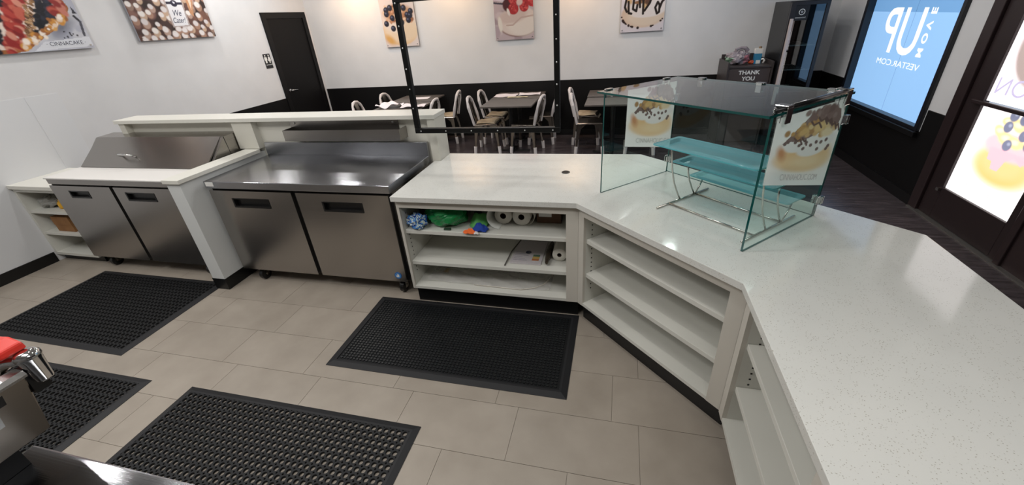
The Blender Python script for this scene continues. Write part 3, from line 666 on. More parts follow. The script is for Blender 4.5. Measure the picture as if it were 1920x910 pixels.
for u, v, al in [(0, .03, False), (0, .50, False), (.17, D_, True), (.52, D_, True), (.86, D_, True), (W_, .07, False), (W_, .52, False)]: clip(u, v, al)
for v in (.075, .545):
    m = MB(); m.fbox(FG, W_-.03, W_+.024, v-.020, v+.020, H_+.028, H_+.036); m.fbox(FG, W_+.017, W_+.024, v-.020, v+.020, H_-.035, H_+.028); m.fbox(FG, W_-.03, W_-.024, v-.02, v+.02, H_+.013, H_+.028)
    m.build('rail_clamp', M_chrome, gc, bevel=.003)
def corner_clamp(u, v, z):
    m = MB(); m.fbox(FG, u-.024, u+.024, v-.010, v-.005, z-.02, z+.02); m.fbox(FG, u-.010, u-.005, v-.03, v, z-.02, z+.02); m.fbox(FG, u-.024, u+.024, v+.005, v+.012, z-.02, z+.02); m.fbox(FG, u+.005, u+.012, v-.03, v, z-.02, z+.02)
    m.build('corner_clamp', M_chrome, gc, bevel=.002)
for u in (.0, W_):
    for z in (.09, .49): corner_clamp(u, D_, z)
rod = MB(); rod.tube([FG(W_+.004, .01, H_+.022), FG(W_+.004, D_-.03, H_+.022)], .010, 10); lab(rod.build('edge_reflection', M_plastic, gc, smooth=True), 'dark reflection along the top edge, shaped as a black rod')  # black rod stands in for the dark glossy reflection on the top panel edge
rod = MB(); rod.tube([FG(W_-.016, .03, H_+.020), FG(W_-.016, D_-.03, H_+.020)], .005, 8); rod.build('chrome_rail', M_chrome, gc, smooth=True)
# bun posters on the side panels (cut on a slant along the lower edge)
def bun_ink():
    global RNG
    RNG = np.random.default_rng(42)
    k = Ink(0, 1, 0, 1, 150, 170, 'fbfaf9')
    k.ell(.52, .40, .47, .25, 'f7ece2', 0, .4).ell(.52, .40, .43, .20, 'f0d3ad', 0, .14).ell(.52, .36, .39, .155, 'eec896', 0, .3).ell(.57, .32, .31, .09, 'f4dab4', 0, .6).ell(.16, .47, .055, .10, 'd49a72', .4, .6)
    k.ell(.56, .58, .40, .12, 'f2eeec', 0, .06).ell(.62, .49, .24, .10, 'f0ecea', .1, .1).ell(.36, .53, .16, .07, 'f0ecea', 0, .15)
    k.poly([(.14, .60), (.24, .70), (.34, .80), (.46, .90), (.60, .965), (.78, .97), (.93, .90), (.97, .80), (.93, .68), (.80, .63), (.66, .67), (.52, .63), (.38, .60), (.26, .62)], '8a7470')
    k.speck(lambda: (RNG.normal(.55, .17), RNG.normal(.75, .06)), 46, ['d8b684', 'e4cc9e', 'c79d66', 'b48d62'], .022, .05)
    k.ell(.42, .72, .07, .05, 'dcb980', .3, .3).ell(.66, .74, .09, .06, 'e2c48e', -.2, .3).ell(.80, .66, .10, .05, 'ecd9b6', 0, .3).ell(.36, .77, .05, .03, 'c99f68', .4, .3)
    k.speck(lambda: (RNG.normal(.66, .15), RNG.normal(.90, .035)), 30, ['87716d', '77615e', '9a8682'], .025, .05)
    for a, z, c in ((.3, .66, .3), (.42, .64, .2), (.5, .83, .4), (.6, .86, .35), (.72, .84, .3), (.8, .78, .3), (.88, .76, .25)):
        k.line([(a, z), (a+.05, z-.05), (a+c*.3, z-.03), (a+c*.45, z-.10)], .012, '6d5855')
    for a, z in ((.18, .60), (.22, .62), (.40, .55), (.50, .57), (.58, .53), (.47, .50), (.66, .56), (.74, .55), (.82, .57), (.70, .47), (.88, .49), (.86, .46), (.33, .60)):
        k.ell(a, z, .026, .022, '7a6663', RNG.uniform(-.6, .6), .15)
    return k
def poster(label, uu, c00, c10, c11, c01, flip):
    t = thing('bun_poster', label, 'poster', FG(uu, .3, .2), None)
    def fn(a, z, du=0.0):
        v0 = (1-a)*c00[0]+a*c10[0]; z0 = (1-a)*c00[1]+a*c10[1]; v1 = (1-a)*c01[0]+a*c11[0]; z1 = (1-a)*c01[1]+a*c11[1]
        return FG(uu+du, v0+(v1-v0)*z, z0+(z1-z0)*z)
    bun_ink().sheet('print', M_sheer, lambda a, z: fn(a, z, flip*.0008), t)
    for fl in (flip*.0014, flip*.0002):
        P = Vector(fn(.22, .075, fl)); R = Vector(fn(.92, .075, fl))-P; U = Vector(fn(.22, .5, fl))-P
        cu = text('CINNAHOLIC.COM', 0.030, mat('poster_ink_pale', 'd6d5d3', .5), P, R, U, t, depth=.0002, xs=.98)
poster('large bun poster on the right glass panel of display case', W_+.0062, (.034, .312), (.588, .172), (.580, .588), (.026, .588), 1)
poster('bun poster on the left glass panel seen through display case', .0062, (.175, .258), (.592, .172), (.590, .588), (.175, .588), 1)

# wire stand with three acrylic trays
ws = thing('tray_stand', 'tiered polished wire stand inside the glass display case', 'stand', FG(.63, .3, .001))
R = .0055
for u in (.382, .885):
    MB().tube([FG(u, .07, R+.001), FG(u, .52, R+.001)], R, 8).build('foot_rod', M_wire, ws, smooth=True)
    MB().tube([FG(u, .262, .010), FG(u, .235, .05), FG(u, .19, .13), FG(u, .16, .22), FG(u, .145, .30), FG(u, .14, .348)], .0045, 8).build('upright', M_wire, ws, smooth=True)
    MB().tube([FG(u, .388, .010), FG(u, .36, .05), FG(u, .325, .11), FG(u, .305, .16), FG(u, .295, .216)], .0045, 8).build('upright', M_wire, ws, smooth=True)
    MB().tube([FG(u, .40, .010), FG(u, .43, .05), FG(u, .455, .092)], .0045, 8).build('upright', M_wire, ws, smooth=True)
for v in (.17, .40): MB().tube([FG(.382, v, R+.001), FG(.885, v, R+.001)], R, 8).build('cross_rod', M_wire, ws, smooth=True)
for v, z in ((.14, .344), (.295, .212), (.455, .090)): MB().tube([FG(.382, v, z), FG(.885, v, z)], .004, 8).build('cross_rod', M_wire, ws, smooth=True)
def rrect(u0, u1, v0, v1, r, z, n=5):
    pts = []
    for (cx, cy, a) in ((u1-r, v1-r, 0), (u0+r, v1-r, PI/2), (u0+r, v0+r, PI), (u1-r, v0+r, 1.5*PI)):
        for k in range(n+1): pts.append(FG(cx+r*math.cos(a+k*PI/2/n), cy+r*math.sin(a+k*PI/2/n), z))
    return pts
def tray(v0, v1, z, label):
    t = thing('serving_tray', label, 'tray', FG(.62, (v0+v1)/2, z), 'acrylic trays on the wire stand')
    u0, u1 = .338, .905; T = .004
    rings = [rrect(u0, u1, v0, v1, .018, z+.014), rrect(u0, u1, v0, v1, .018, z+.020), rrect(u0+.022, u1-.022, v0+.022, v1-.022, .014, z+.020), rrect(u0+.034, u1-.034, v0+.034, v1-.034, .010, z+.004),
             rrect(u0+.034, u1-.034, v0+.034, v1-.034, .010, z), rrect(u0+.020, u1-.020, v0+.020, v1-.020, .014, z+.014)]
    MB().loft([rings[1], rings[2], rings[3]], caps=False).add(rings[3], [tuple(range(len(rings[3])))]).build('basin', M_tray, t)
    MB().loft([rings[0], rings[1]], caps=False).build('rim', mat('teal_rim', '5fb0b8', .15), t)
tray(.03, .245, .3515, 'highest teal acrylic tray on the wire stand')
tray(.205, .375, .2195, 'middle teal acrylic tray on the wire stand')
tray(.375, .545, .0975, 'lowest teal acrylic tray on the wire stand')

# hanging clear guard in a black frame over the counter
hg = thing('sneeze_guard', 'hanging clear guard in black metal frame above the counter', 'guard', (-.95, 2.9, 1.19))
x0, x1, z0, z1, yg, b = -1.497, -.392, 1.187, 2.085, 2.9, .036
m = MB(); m.box(x0, x1, yg-.02, yg+.02, z0, z0+b); m.box(x0, x1, yg-.02, yg+.02, z1-b, z1); m.box(x0, x0+b, yg-.02, yg+.02, z0+b, z1-b); m.box(x1-b, x1, yg-.02, yg+.02, z0+b, z1-b)
m.build('frame', M_frame, hg, bevel=.003)
B(x0+b-.005, x1-b+.005, yg-.003, yg+.003, z0+b-.005, z1-b+.005).build('clear_sheet', M_acryl, hg)
for x in (x0+.2, x1-.2): MB().tube([(x, yg, z1), (x, yg, ZC)], .006, 8).build('hanger_rod', M_frame, hg)
sp = MB().lathe([(.005, 0), (.005, -.003), (.002, -.004)], (x0+.05, yg-.02, z0+b/2), 8, 'y').build('screw', M_screw, hg)
for k in range(1, 6): share(sp, 'screw', (k*(x1-x0-.1)/5, 0, 0), hg)
for k in range(1, 7):
    for xx in (-.05+b/2, x1-x0-.05-b/2): share(sp, 'screw', (xx, 0, -b/2+.05+k*.135), hg)

# ------------------------------------------------------------------ rubber mats
def mat_grid(root, x0, x1, y0, y1, pitch, r, z0, z1, name='grid'):
    nx, ny = int(round((x1-x0)/pitch)), int(round((y1-y0)/pitch)); px, py = (x1-x0)/nx, (y1-y0)/ny; n = 16
    V, F = [], []; ch = .16
    ang = [2*PI*k/n+PI/n for k in range(n)]; outer = []
    for a in ang:
        c, s_ = math.cos(a), math.sin(a); k = .5/max(abs(c), abs(s_)); k = min(k, (.5*2-ch)/(abs(c)+abs(s_))); outer.append((c*k, s_*k))
    for j in range(ny):
        for i in range(nx):
            cx, cy = x0+(i+.5)*px, y0+(j+.5)*py; o = len(V)
            V += [(cx+p*px, cy+q*py, z1) for p, q in outer]; V += [(cx+r*math.cos(a), cy+r*math.sin(a), z1) for a in ang]; V += [(cx+r*.94*math.cos(a), cy+r*.94*math.sin(a), z0) for a in ang]; V += [(cx+p*px, cy+q*py, z0) for p, q in outer]
            for k in range(n):
                l = (k+1) % n; F.append((o+k, o+l, o+n+l, o+n+k)); F.append((o+n+k, o+n+l, o+2*n+l, o+2*n+k))
                if abs(abs(outer[k][0])-abs(outer[l][0])) > 1e-6 and max(abs(outer[k][0]), abs(outer[l][0])) <= .5 and min(abs(outer[k][0])+abs(outer[k][1]), abs(outer[l][0])+abs(outer[l][1])) > .83: F.append((o+k, o+3*n+k, o+3*n+l, o+l))
    m = MB(); m.v = V; m.f = [list(f) for f in F]; m.mi = [0]*len(F)
    return m.build(name, M_rubber, root)
def border(root, x0, x1, y0, y1, w, z):
    def ring(i, zz): return [(x0+i, y0+i, zz), (x1-i, y0+i, zz), (x1-i, y1-i, zz), (x0+i, y1-i, zz)]
    MB().loft([ring(0, .0006), ring(0, .003), ring(w*.72, z), ring(w, z), ring(w, .0006)], caps=False).build('border', M_rubberedge, root)
def drain_mat(label, x0, x1, y0, y1):
    t = thing('rubber_mat', label, 'mat', ((x0+x1)/2, (y0+y1)/2, 0)); border(t, x0, x1, y0, y1, .045, .0142)
    mat_grid(t, x0+.045, x1-.045, y0+.045, y1-.045, .0375, .0133, .001, .0138)
drain_mat('black perforated rubber mat at bottom centre, its holes showing floor', -2.525, -.947, .40, 1.289)
drain_mat('black perforated rubber mat in front of the prep refrigerator', -4.80, -3.325, 1.43, 2.345)
drain_mat('black perforated rubber mat at left edge behind the red tap', -4.43, -2.851, .40, 1.284)
fm = thing('studded_mat', 'black studded rubber mat before the white open shelves', 'mat', (-.98, 2.0, 0))
x0, x1, y0, y1 = -1.773, -.197, 1.607, 2.36
border(fm, x0, x1, y0, y1, .05, .014)
B(x0+.05, x1-.05, y0+.05, y1-.05, .0006, .009).build('base_sheet', M_rubber, fm)
st = MB(); nx, ny = 62, 28; V, F = [], []
for j in range(ny):
    for i in range(nx):
        cx, cy = x0+.062+(i+.5)*(x1-x0-.124)/nx, y0+.062+(j+.5)*(y1-y0-.124)/ny; o = len(V)
        for rr, zz in ((.0096, .009), (.0078, .0145)): V += [(cx+rr*math.cos(k*PI/4), cy+rr*math.sin(k*PI/4), zz) for k in range(8)]
        F += [[o+k, o+(k+1) % 8, o+8+(k+1) % 8, o+8+k] for k in range(8)]+[[o+8+k for k in range(8)]]
st.v, st.f, st.mi = V, F, [0]*len(F)
stuff(lab(st.build('studs', mat('worn_rubber', '1b1d1f', .26), fm), 'rows of small raised rubber studs'))

# ------------------------------------------------------------------ foreground: steel table and hot drink dispenser
tb = thing('steel_table', 'stainless steel work table at the bottom left corner', 'table', (-.7, .0, 0))
B(-1.60, .25, -.45, .405, .88, .92).build('tabletop', M_steeltop, tb, bevel=.006)
for x in (-1.55, .2):
    for y in (-.40, .355): MB().tube([(x, y, 0), (x, y, .88)], .02, 10).build('leg', M_steelside, tb)
B(-1.56, .21, -.41, .365, .25, .28).build('undershelf', M_steelside, tb)
dp = thing('drink_dispenser', 'stainless hot drink dispenser with red tap handle on the steel table', 'dispenser', (-1.62, .1, .921))
prof = [(-1.92, 1.0), (-1.492, 1.0), (-1.487, 1.004), (-1.397, 1.214), (-1.403, 1.224), (-1.92, 1.224)]
MB().prism(prof, -.35, .423, 'y').build('body', mat('satin_steel', 'a39c93', .28, 1.0), dp, bevel=.004)
B(-1.595, -1.53, -.33, .36, .921, 1.0).build('base', M_plastic, dp)
MB().prism([(-1.392, 1.214), (-1.388, 1.222), (-1.396, 1.232), (-1.425, 1.234), (-1.425, 1.222)], -.35, .425, 'y').build('top_edge_trim', mat('bright_steel_trim', 'dcdad8', .22, 1.0), dp)
nrm = Vector((1.216-1.0, 0, -(1.492-1.398)*1.0)); nrm.normalize()
def face(y0, y1, t0, t1, out):   # plate on the slanted front, t from 0 bottom to 1 top
    P = lambda y, t, d: tuple(Vector((-1.492+(.094)*t, y, 1.0+.216*t))+nrm*d)
    return MB().loft([[P(y0, t0, 0), P(y1, t0, 0), P(y1, t1, 0), P(y0, t1, 0)], [P(y0, t0, out), P(y1, t0, out), P(y1, t1, out), P(y0, t1, out)]])
face(.20, .373, .46, .93, .002).build('display_bezel', M_plastic, dp); face(.20, .352, .50, .74, .004).build('display_panel', mat('pale_steel_panel', 'c9cccb', .3, .6), dp)
face(.348, .366, .17, .45, .002).build('drain_notch', M_plastic, dp)
for k in range(5): face(.336-.009*k, .3405-.009*k, .15, .34, .0015).build('vent_slot', M_dark, dp)
tp = MB().lathe([(.012, 0), (.02, .004), (.021, .012), (.013, .018)], (0, 0, 0), 18)
ang = 0
def tapshape():
    m = MB(); c = Vector((-1.398, .449, 0))
    return m.lathe([(.010, 1.182), (.0165, 1.182), (.018, 1.186), (.0235, 1.246), (.026, 1.254), (.026, 1.262), (.020, 1.270), (.008, 1.272)], (c.x, c.y, 0), 20)
tap = tapshape().build('tap', M_chrome, dp, smooth=True)
MB().tube([(-1.398, .449, 1.245), (-1.44, .43, 1.245), (-1.46, .41, 1.235)], .013, 10).build('tap_stem', M_chrome, tap, smooth=True)
rd = MB().prism([(-1.408, 1.272), (-1.414, 1.290), (-1.45, 1.302), (-1.55, 1.290), (-1.62, 1.255), (-1.62, 1.222), (-1.50, 1.226), (-1.46, 1.258)], .412, .464, 'y')
lab(rd.build('tap_handle', M_red, tap, bevel=.005), 'red tap lever')
B(-1.445, -1.412, .424, .458, 1.15, 1.222).build('tap_block', M_plastic, tap)

# ------------------------------------------------------------------ dining furniture
def tolix():
    t = thing('metal_chair', 'gunmetal chair', 'chair', (0, 0, 0), 'metal dining chairs')
    S = .19
    s = MB(); s.loft([rr for rr in ([(-S+.01, -S+.01, .440), (S-.01, -S+.01, .440), (S-.01, S-.01, .440), (-S+.01, S-.01, .440)], [(-S, -S, .452), (S, -S, .452), (S, S, .452), (-S, S, .452)], [(-S+.012, -S+.012, .464), (S-.012, -S+.012, .464), (S-.012, S-.012, .464), (-S+.012, S-.012, .464)])])
    s.build('seat', M_gun, t, bevel=.004)
    for sx in (-1, 1):
        for sy in (-1, 1):
            def ring(z, cx, cy, w_): return [(sx*(cx-w_ if q & 1 else cx), sy*(cy-w_ if q & 2 else cy), z) for q in (0, 1, 3, 2)]
            l = MB()
            # two folded webs meeting at the outer corner, flaring under the seat
            for z0_, z1_, w0, w1 in ((.0, .25, .024, .040), (.25, .38, .040, .062), (.38, .442, .062, .13)):
                A = lambda z: .185+.028*(1-z/.442)
                for ax in (0, 1):
                    def q(z, w_):
                        c = A(z); p = [(c, c), (c-w_, c), (c-w_, c-.006), (c, c-.006)]
                        if ax: p = [(b_, a_) for a_, b_ in p]
                        return [(sx*a_, sy*b_, z) for a_, b_ in p]
                    l.loft([q(z0_, w0), q(z1_, w1)])
            lg = l.build('leg', M_gun, t)
            cp = MB().tube([(sx*.204, sy*.204, 0.0), (sx*.196, sy*.196, .115)], [.024, .027], 8); lab(cp.build('foot_sleeve', M_foam, lg), 'white foam foot sleeve')
    path = [(-.185, -.165, .45), (-.215, -.172, .58), (-.250, -.165, .72), (-.270, -.130, .80), (-.281, -.075, .845), (-.285, 0, .858), (-.281, .075, .845), (-.270, .130, .80), (-.250, .165, .72), (-.215, .172, .58), (-.185, .165, .45)]
    bf = MB().tube(path, .011, 8).build('back_frame', M_gun, t, smooth=True)
    rs = [.021*(1+.18*math.sin(3.7*i)) for i in range(len(path))]
    lab(MB().tube([Vector(p)*1.0 for p in path], rs, 8).build('foam_wrap', M_foam, bf), 'white foam wrap on back tube')
    sp_ = MB(); rr = []
    for z, x, w_ in ((.455, -.18, .05), (.58, -.212, .045), (.72, -.246, .045), (.85, -.283, .055)): rr.append([(x-.004, -w_, z), (x+.004, -w_, z), (x+.004, w_, z), (x-.004, w_, z)])
    sp_.loft(rr).build('back_splat', M_gun, t)
    for sy in (-1, 1):
        MB().tube([(-.19, sy*.12, .455), (-.235, sy*.115, .65), (-.262, sy*.105, .78)], .007, 6).build('back_bar', M_gun, t)
    return t
ch0 = tolix()
spots = [(-2.04, 6.45, 4, 1, 'metal chair left of the centre front table, tan paper on its seat'),
         (-2.03, 7.00, -3, 1, 'metal chair left of the centre back table, tan paper on its seat'),
         (-1.40, 6.41, 172, 0, 'metal chair right of the centre front table, bare dark seat'),
         (-1.26, 6.98, 184, 0, 'metal chair right of the centre back table by frame edge'),
         (-3.97, 6.29, 5, 0, 'leftmost metal chair, only its back arch above half wall'),
         (-3.87, 7.00, -4, 0, 'metal chair at left of the far left table near wall'),
         (-3.12, 6.33, 178, 0, 'metal chair behind the half wall end, arch over papers'),
         (-2.99, 7.02, 186, 1, 'metal chair right of the left back table, tan paper on seat'),
         (-.42, 6.45, 3, 0, 'metal chair left of the right front table, bare dark seat'),
         (-.50, 6.96, -2, 1, 'metal chair left of the right back table, partly hidden behind another'),
         (.32, 6.42, 180, 1, 'metal chair seen through left glass panel of the display case')]
def seat_paper(seed):
    r = np.random.default_rng(seed); p = r.uniform(0, 6.28, 4)
    def fn(u, v):
        x, y = -.16+.36*u, -.18+.36*v; z = .468+.012*abs(math.sin(3*u+2*v+p[0]))
        if u > .85: z -= (u-.85)*.5
        return (x+.01*math.sin(6*v+p[1]), y+.02*math.sin(3*u+p[2]), z)
    return MB().grid(fn, 10, 8)
for i, (x, y, a, pap, labl) in enumerate(spots):
    o = ch0 if i == 0 else copy_tree(ch0)
    o['label'] = labl; o.location = (x, y, 0); o.rotation_euler = (0, 0, math.radians(a))
    o['_p'] = pap
for i, o in enumerate([c for c in COL.objects if c.name.startswith('metal_chair')]):
    if o['_p']:
        loc = o.location.copy(); o.location = (0, 0, 0)
        lab(seat_paper(i).build('seat_paper', M_kraft, o, solid=.002), 'tan packing paper on seat'); o.location = loc
    del o['_p']
def dtable(label, x0, x1, y0, y1):
    t = thing('dining_table', label, 'table', ((x0+x1)/2, (y0+y1)/2, 0), 'grey dining tables')
    B(x0, x1, y0, y1, .735, .76).build('tabletop', M_tabletop, t, bevel=.005)
    cx, cy = (x0+x1)/2, (y0+y1)/2
    MB().tube([(cx, cy, .02), (cx, cy, .735)], .035, 12).build('column', M_plastic, t)
    b_ = MB(); b_.box(cx-.28, cx+.28, cy-.03, cy+.03, 0, .02); b_.box(cx-.03, cx+.03, cy-.24, cy+.24, 0, .0195); b_.build('base', M_plastic, t, bevel=.004)
    B(cx-.2, cx+.2, cy-.03, cy+.03, .715, .735).build('bracket', M_plastic, t)
dtable('grey dining table at front of the centre pair', -2.05, -1.25, 6.11, 6.72)
dtable('grey dining table at back of the centre pair, white papers on it', -2.06, -1.24, 6.75, 7.37)
dtable('grey dining table at front of the left pair', -3.83, -3.05, 6.05, 6.67)
dtable('grey dining table at back of the left pair', -3.87, -3.11, 6.71, 7.36)
dtable('grey dining table at front of the right pair', -.48, .32, 6.07, 6.63)
dtable('grey dining table at back of the right pair', -.49, .31, 6.76, 7.33)
def papers(label, x, y, w_, d_, a, z=.761, wave=.004, seed=1, m=None, group='papers on the dining tables'):
    r = np.random.default_rng(seed); p = r.uniform(0, 6.28, 4); c, s_ = math.cos(a), math.sin(a)
    def fn(u, v):
        px, py = (u-.5)*w_, (v-.5)*d_; h_ = wave*(1+math.sin(5*u+p[0])*math.cos(4*v+p[1]))+wave*.5*(1+math.sin(11*u+9*v+p[2]))
        return (x+px*c-py*s_, y+px*s_+py*c, z+.0015+h_)
    tag(MB().grid(fn, 12, 8).build('paper_sheets', m or M_paper, loc=(x, y, z), solid=.001), label, 'papers', group)
papers('large white paper sheet on the centre back table, left half', -1.86, 7.03, .38, .28, .05, seed=1)
papers('white paper sheet on the centre back table, right half', -1.47, 7.10, .36, .24, .12, wave=.006, seed=2)
papers('narrow yellowish paper strip on the centre back table', -1.62, 6.84, .34, .07, .0, seed=3, m=mat('cream_paper', 'd9cfae', .8))
papers('crumpled white paper on left front table, left end', -3.62, 6.26, .38, .28, .1, wave=.03, seed=4)
papers('crumpled white paper on left front table, middle', -3.20, 6.24, .40, .26, .05, wave=.014, seed=5)
papers('single white sheet on the left back table', -3.42, 7.02, .30, .22, .1, wave=.001, seed=6)

# ------------------------------------------------------------------ bin, cooler and bits in the far right corner
bn = thing('waste_bin', 'dark brown waste bin cabinet lettered THANK YOU', 'bin', (1.74, 7.08, 0))
m = MB(); m.box(1.445, 1.468, 6.75, 7.385, 0, 1.155); m.box(2.002, 2.025, 6.75, 7.385, 0, 1.155); m.box(1.468, 2.002, 7.36, 7.385, 0, 1.21); m.box(1.468, 2.002, 6.765, 7.36, 1.075, 1.10); m.box(1.468, 2.002, 6.78, 7.36, 0, .05)
m.build('carcass', mat('dark_bin_laminate', '3a3434', .45), bn, bevel=.002)
B(1.472, 1.998, 6.765, 6.785, .70, 1.068).build('flap_panel', M_brown, bn, bevel=.002)
B(1.472, 1.998, 6.765, 6.785, .055, .68).build('door', M_brown, bn, bevel=.002)
text('THANK', .052, M_white, (1.60, 6.764, .995), (1, 0, 0), (0, 0, 1), bn, xs=1.08, weight=.002); text('YOU', .052, M_white, (1.655, 6.764, .915), (1, 0, 0), (0, 0, 1), bn, xs=1.08, weight=.002)
bagm = mat('grey_lilac_bag', '8f868c', .3); bag2 = mat('pink_bag_patch', 'b0707a', .3); bag3 = mat('green_bag_patch', '7f9d88', .3)
pb = crumple(1.62, 7.05, 1.185, .155, .13, .088, .16, 17, 30, 18); o = pb.build('carrier_bag', [bagm, bag2, bag3], loc=(1.62, 7.05, 1.1))
for p in o.data.polygons: p.material_index = 1 if (p.center.x > .06 and p.center.z < .12) else (2 if p.center.x < -.09 and p.center.z < .1 else 0)
tag(o, 'knotted translucent carrier bag lying on the dark waste bin', 'bag')
MB().tube([(1.60, 7.05, 1.25), (1.58, 7.04, 1.30), (1.64, 7.05, 1.315), (1.70, 7.05, 1.31), (1.735, 7.06, 1.27)], [.03, .022, .02, .026, .03], 8).build('handles', bagm, o)
tag(crumple(1.80, 7.02, 1.125, .045, .03, .024, .12, 19, 14, 8).build('orange_packet', mat('orange_packet', 'c4502c', .4), loc=(1.8, 7.02, 1.1)), 'small orange packet beside carrier bag on waste bin', 'packet')
bc = thing('carton', 'blue and white carton standing on the waste bin', 'carton', (1.87, 7.03, 1.1))
B(1.825, 1.915, 6.99, 7.07, 1.101, 1.245).build('body', mat('blue_carton', '2f7fa6', .4), bc, bevel=.003)
B(1.823, 1.917, 6.988, 7.072, 1.235, 1.30).build('white_top', M_white, bc, bevel=.003)
B(1.85, 1.905, 6.987, 6.99, 1.105, 1.15).build('white_patch', M_white, bc)
MB().lathe([(.02, 1.30), (.02, 1.32), (.012, 1.325)], (1.885, 7.03, 0), 10).build('cap', mat('tan_cap', '8a7358', .5), bc)
ht = MB().tube([(1.935, 6.95, 1.115), (1.945, 6.945, 1.15), (1.925, 6.94, 1.17), (1.90, 6.94, 1.165)], [.014, .013, .012, .01], 8)
tag(ht.build('white_hook', M_white, loc=(1.93, 6.95, 1.1), smooth=True), 'white curved plastic piece leaning before blue carton', 'plastic piece')

cl = thing('drinks_cooler', 'tall black glass-door drinks cooler right of the waste bin', 'cooler', (2.27, 7.0, 0))
x0, x1, y0, y1, zt = 2.052, 2.485, 6.67, 7.36, 1.855
M_cool = mat('cooler_black', '141416', .35)
m = MB(); m.box(x0, x0+.03, y0+.05, y1, .06, zt); m.box(x1-.03, x1, y0+.05, y1, .06, zt); m.box(x0+.03, x1-.03, y1-.03, y1, .06, zt); m.box(x0+.03, x1-.03, y0+.05, y1-.03, .06, .16); m.box(x0+.03, x1-.03, y0+.05, y1-.03, zt-.03, zt)
m.box(x0+.02, x1-.02, y0+.08, y1-.04, 0, .06)
m.build('cabinet', M_cool, cl)
m = MB(); m.box(x0, x0+.055, y0, y0+.045, .17, zt-.01); m.box(x1-.04, x1, y0, y0+.045, .17, zt-.01); m.box(x0+.055, x1-.04, y0, y0+.045, .17, .23); m.box(x0+.055, x1-.04, y0, y0+.045, zt-.05, zt-.01)
dr = m.build('door', mat('cooler_door_frame', '1d1d22', .35), cl, bevel=.002)
B(x0+.05, x1-.035, y0+.015, y0+.022, .225, zt-.045).build('glass', glass_mat('cooler_glass', (.55, .62, .63), 1.0, 2.2), dr)
B(x0+.012, x0+.048, y0-.03, y0, .60, 1.66).build('door_handle', mat('satin_bar', 'd2c3bd', .35, .3), dr, bevel=.005)
hd = B(x0+.055, x1-.22, y0+.008, y0+.014, zt-.22, zt-.05).build('header_sign', mat('header_black', '121113', .4), cl)
a_ = [(x0+.135+.032*math.cos(t*PI/8), y0+.006, zt-.125+.032*math.sin(t*PI/8)) for t in range(17)]
MB().tube(a_, .004, 6).build('emblem_ring', M_white, hd); MB().lathe([(.014, 0), (.014, -.002)], (x0+.135, y0+.007, zt-.125), 14, 'y').build('emblem_disc', mat('emblem_grey', '9a9a9c', .4), hd)
text('CINNAHOLIC', .013, M_white, (x0+.068, y0+.007, zt-.195), (1, 0, 0), (0, 0, 1), hd, xs=1.1)
for z in (.45, .75, 1.03, 1.33):
    m = MB(); m.box(x0+.032, x1-.032, y0+.075, y0+.085, z, z+.012); m.box(x0+.032, x1-.032, y1-.05, y1-.04, z, z+.012)
    for k in range(9): xx = x0+.05+k*.04; m.box(xx, xx+.006, y0+.085, y1-.05, z+.003, z+.009)
    m.build('wire_shelf', M_foam, cl)

# ------------------------------------------------------------------ wall pictures
def picture(label, base, ax, a0, a1, z0, z1, ink):
    """picture board on a wall; ax 'y' = left wall, 'x' = back wall"""
    if ax == 'y': F = lambda a, d, z: (XL+.012+d, a, z)
    else: F = lambda a, d, z: (a, YB-.012-d, z)
    t = thing('picture_board', label, 'picture', F((a0+a1)/2, 0, z0), 'food pictures on the walls')
    m = MB(); v = [F(a, d, z) for z in (z0, z1) for d in (0, .022) for a in (a0, a1)]
    m.add(v, [(0, 2, 3, 1), (4, 5, 7, 6), (0, 1, 5, 4), (2, 6, 7, 3), (0, 4, 6, 2), (1, 3, 7, 5)]); m.build('board', mat('board_edge', base, .4), t)
    ink.sheet('print', M_print, lambda a, z: F(a, .0224, z), t)
    s_ = MB()
    for aa in (a0+.03, a1-.03):
        for zz in (z0+.03, z1-.03):
            p = F(aa, .0, zz); n_ = 8; e = F(aa, .03, zz); s_.tube([p, e], .008, 8)
    s_.build('standoff', M_wire, t); return t, F
# 1: fruit cake slab
k = Ink(2.2, 3.74, 1.925, 2.85, 230, 150, 'b9bac4')
k.speck(lambda: (RNG.uniform(3.2, 3.74), RNG.uniform(1.95, 2.8)), 50, ['aeb0bd', 'c3c4cb'], .03, .09)
k.ell(3.53, 2.13, .12, .05, '70727f', .6, .8)
tilt = lambda x, z: x+(z-2.1)*.45
slab = [(2.2, 1.925), (3.05, 1.925), (3.16, 1.94), (3.30, 2.02), (3.45, 2.10), (3.62, 2.22), (3.68, 2.30), (3.66, 2.36), (3.62, 2.85), (2.2, 2.85)]
k.poly(slab, '9a5f33'); k.poly([(a-.03, z+.035) for a, z in slab[1:8]]+[(3.5, 2.85), (2.2, 2.85), (2.2, 1.96)], 'd9c9be')
def strip(c0, c1, cols, n, r0, r1, asp, rot):
    def pf():
        z = RNG.uniform(1.93, 2.85); return tilt(RNG.uniform(c0, c1), z)*1.0, z
    n2 = 0
    while n2 < n:
        a, z = pf(); lim = 1.985+(a-3.16)*.61 if a > 3.03 else 1.90
        if z < max(lim, 1.90+.0): n2 += 1; continue
        r = RNG.uniform(r0, r1); col = cols[RNG.integers(len(cols))]
        k.ell(a, z, r, r*asp, col, rot+RNG.uniform(-.4, .4), .2); n2 += 1
strip(2.2, 3.06, ['17181f', '23242d', '101117'], 330, .028, .042, .8, .2)
strip(3.075, 3.215, ['8f2420', '9c2d27', 'a83a30', 'b85a48', 'c98672', '7a1c1a'], 170, .030, .046, .62, -.7)
strip(3.225, 3.29, ['8a6440', 'a27a52', '6f4d31', 'b8946c', '5c3f2a'], 260, .012, .022, .5, -.8)
strip(3.305, 3.455, ['14161f', '1a1d28', '252938', '0c0e14'], 330, .022, .030, .8, .2)
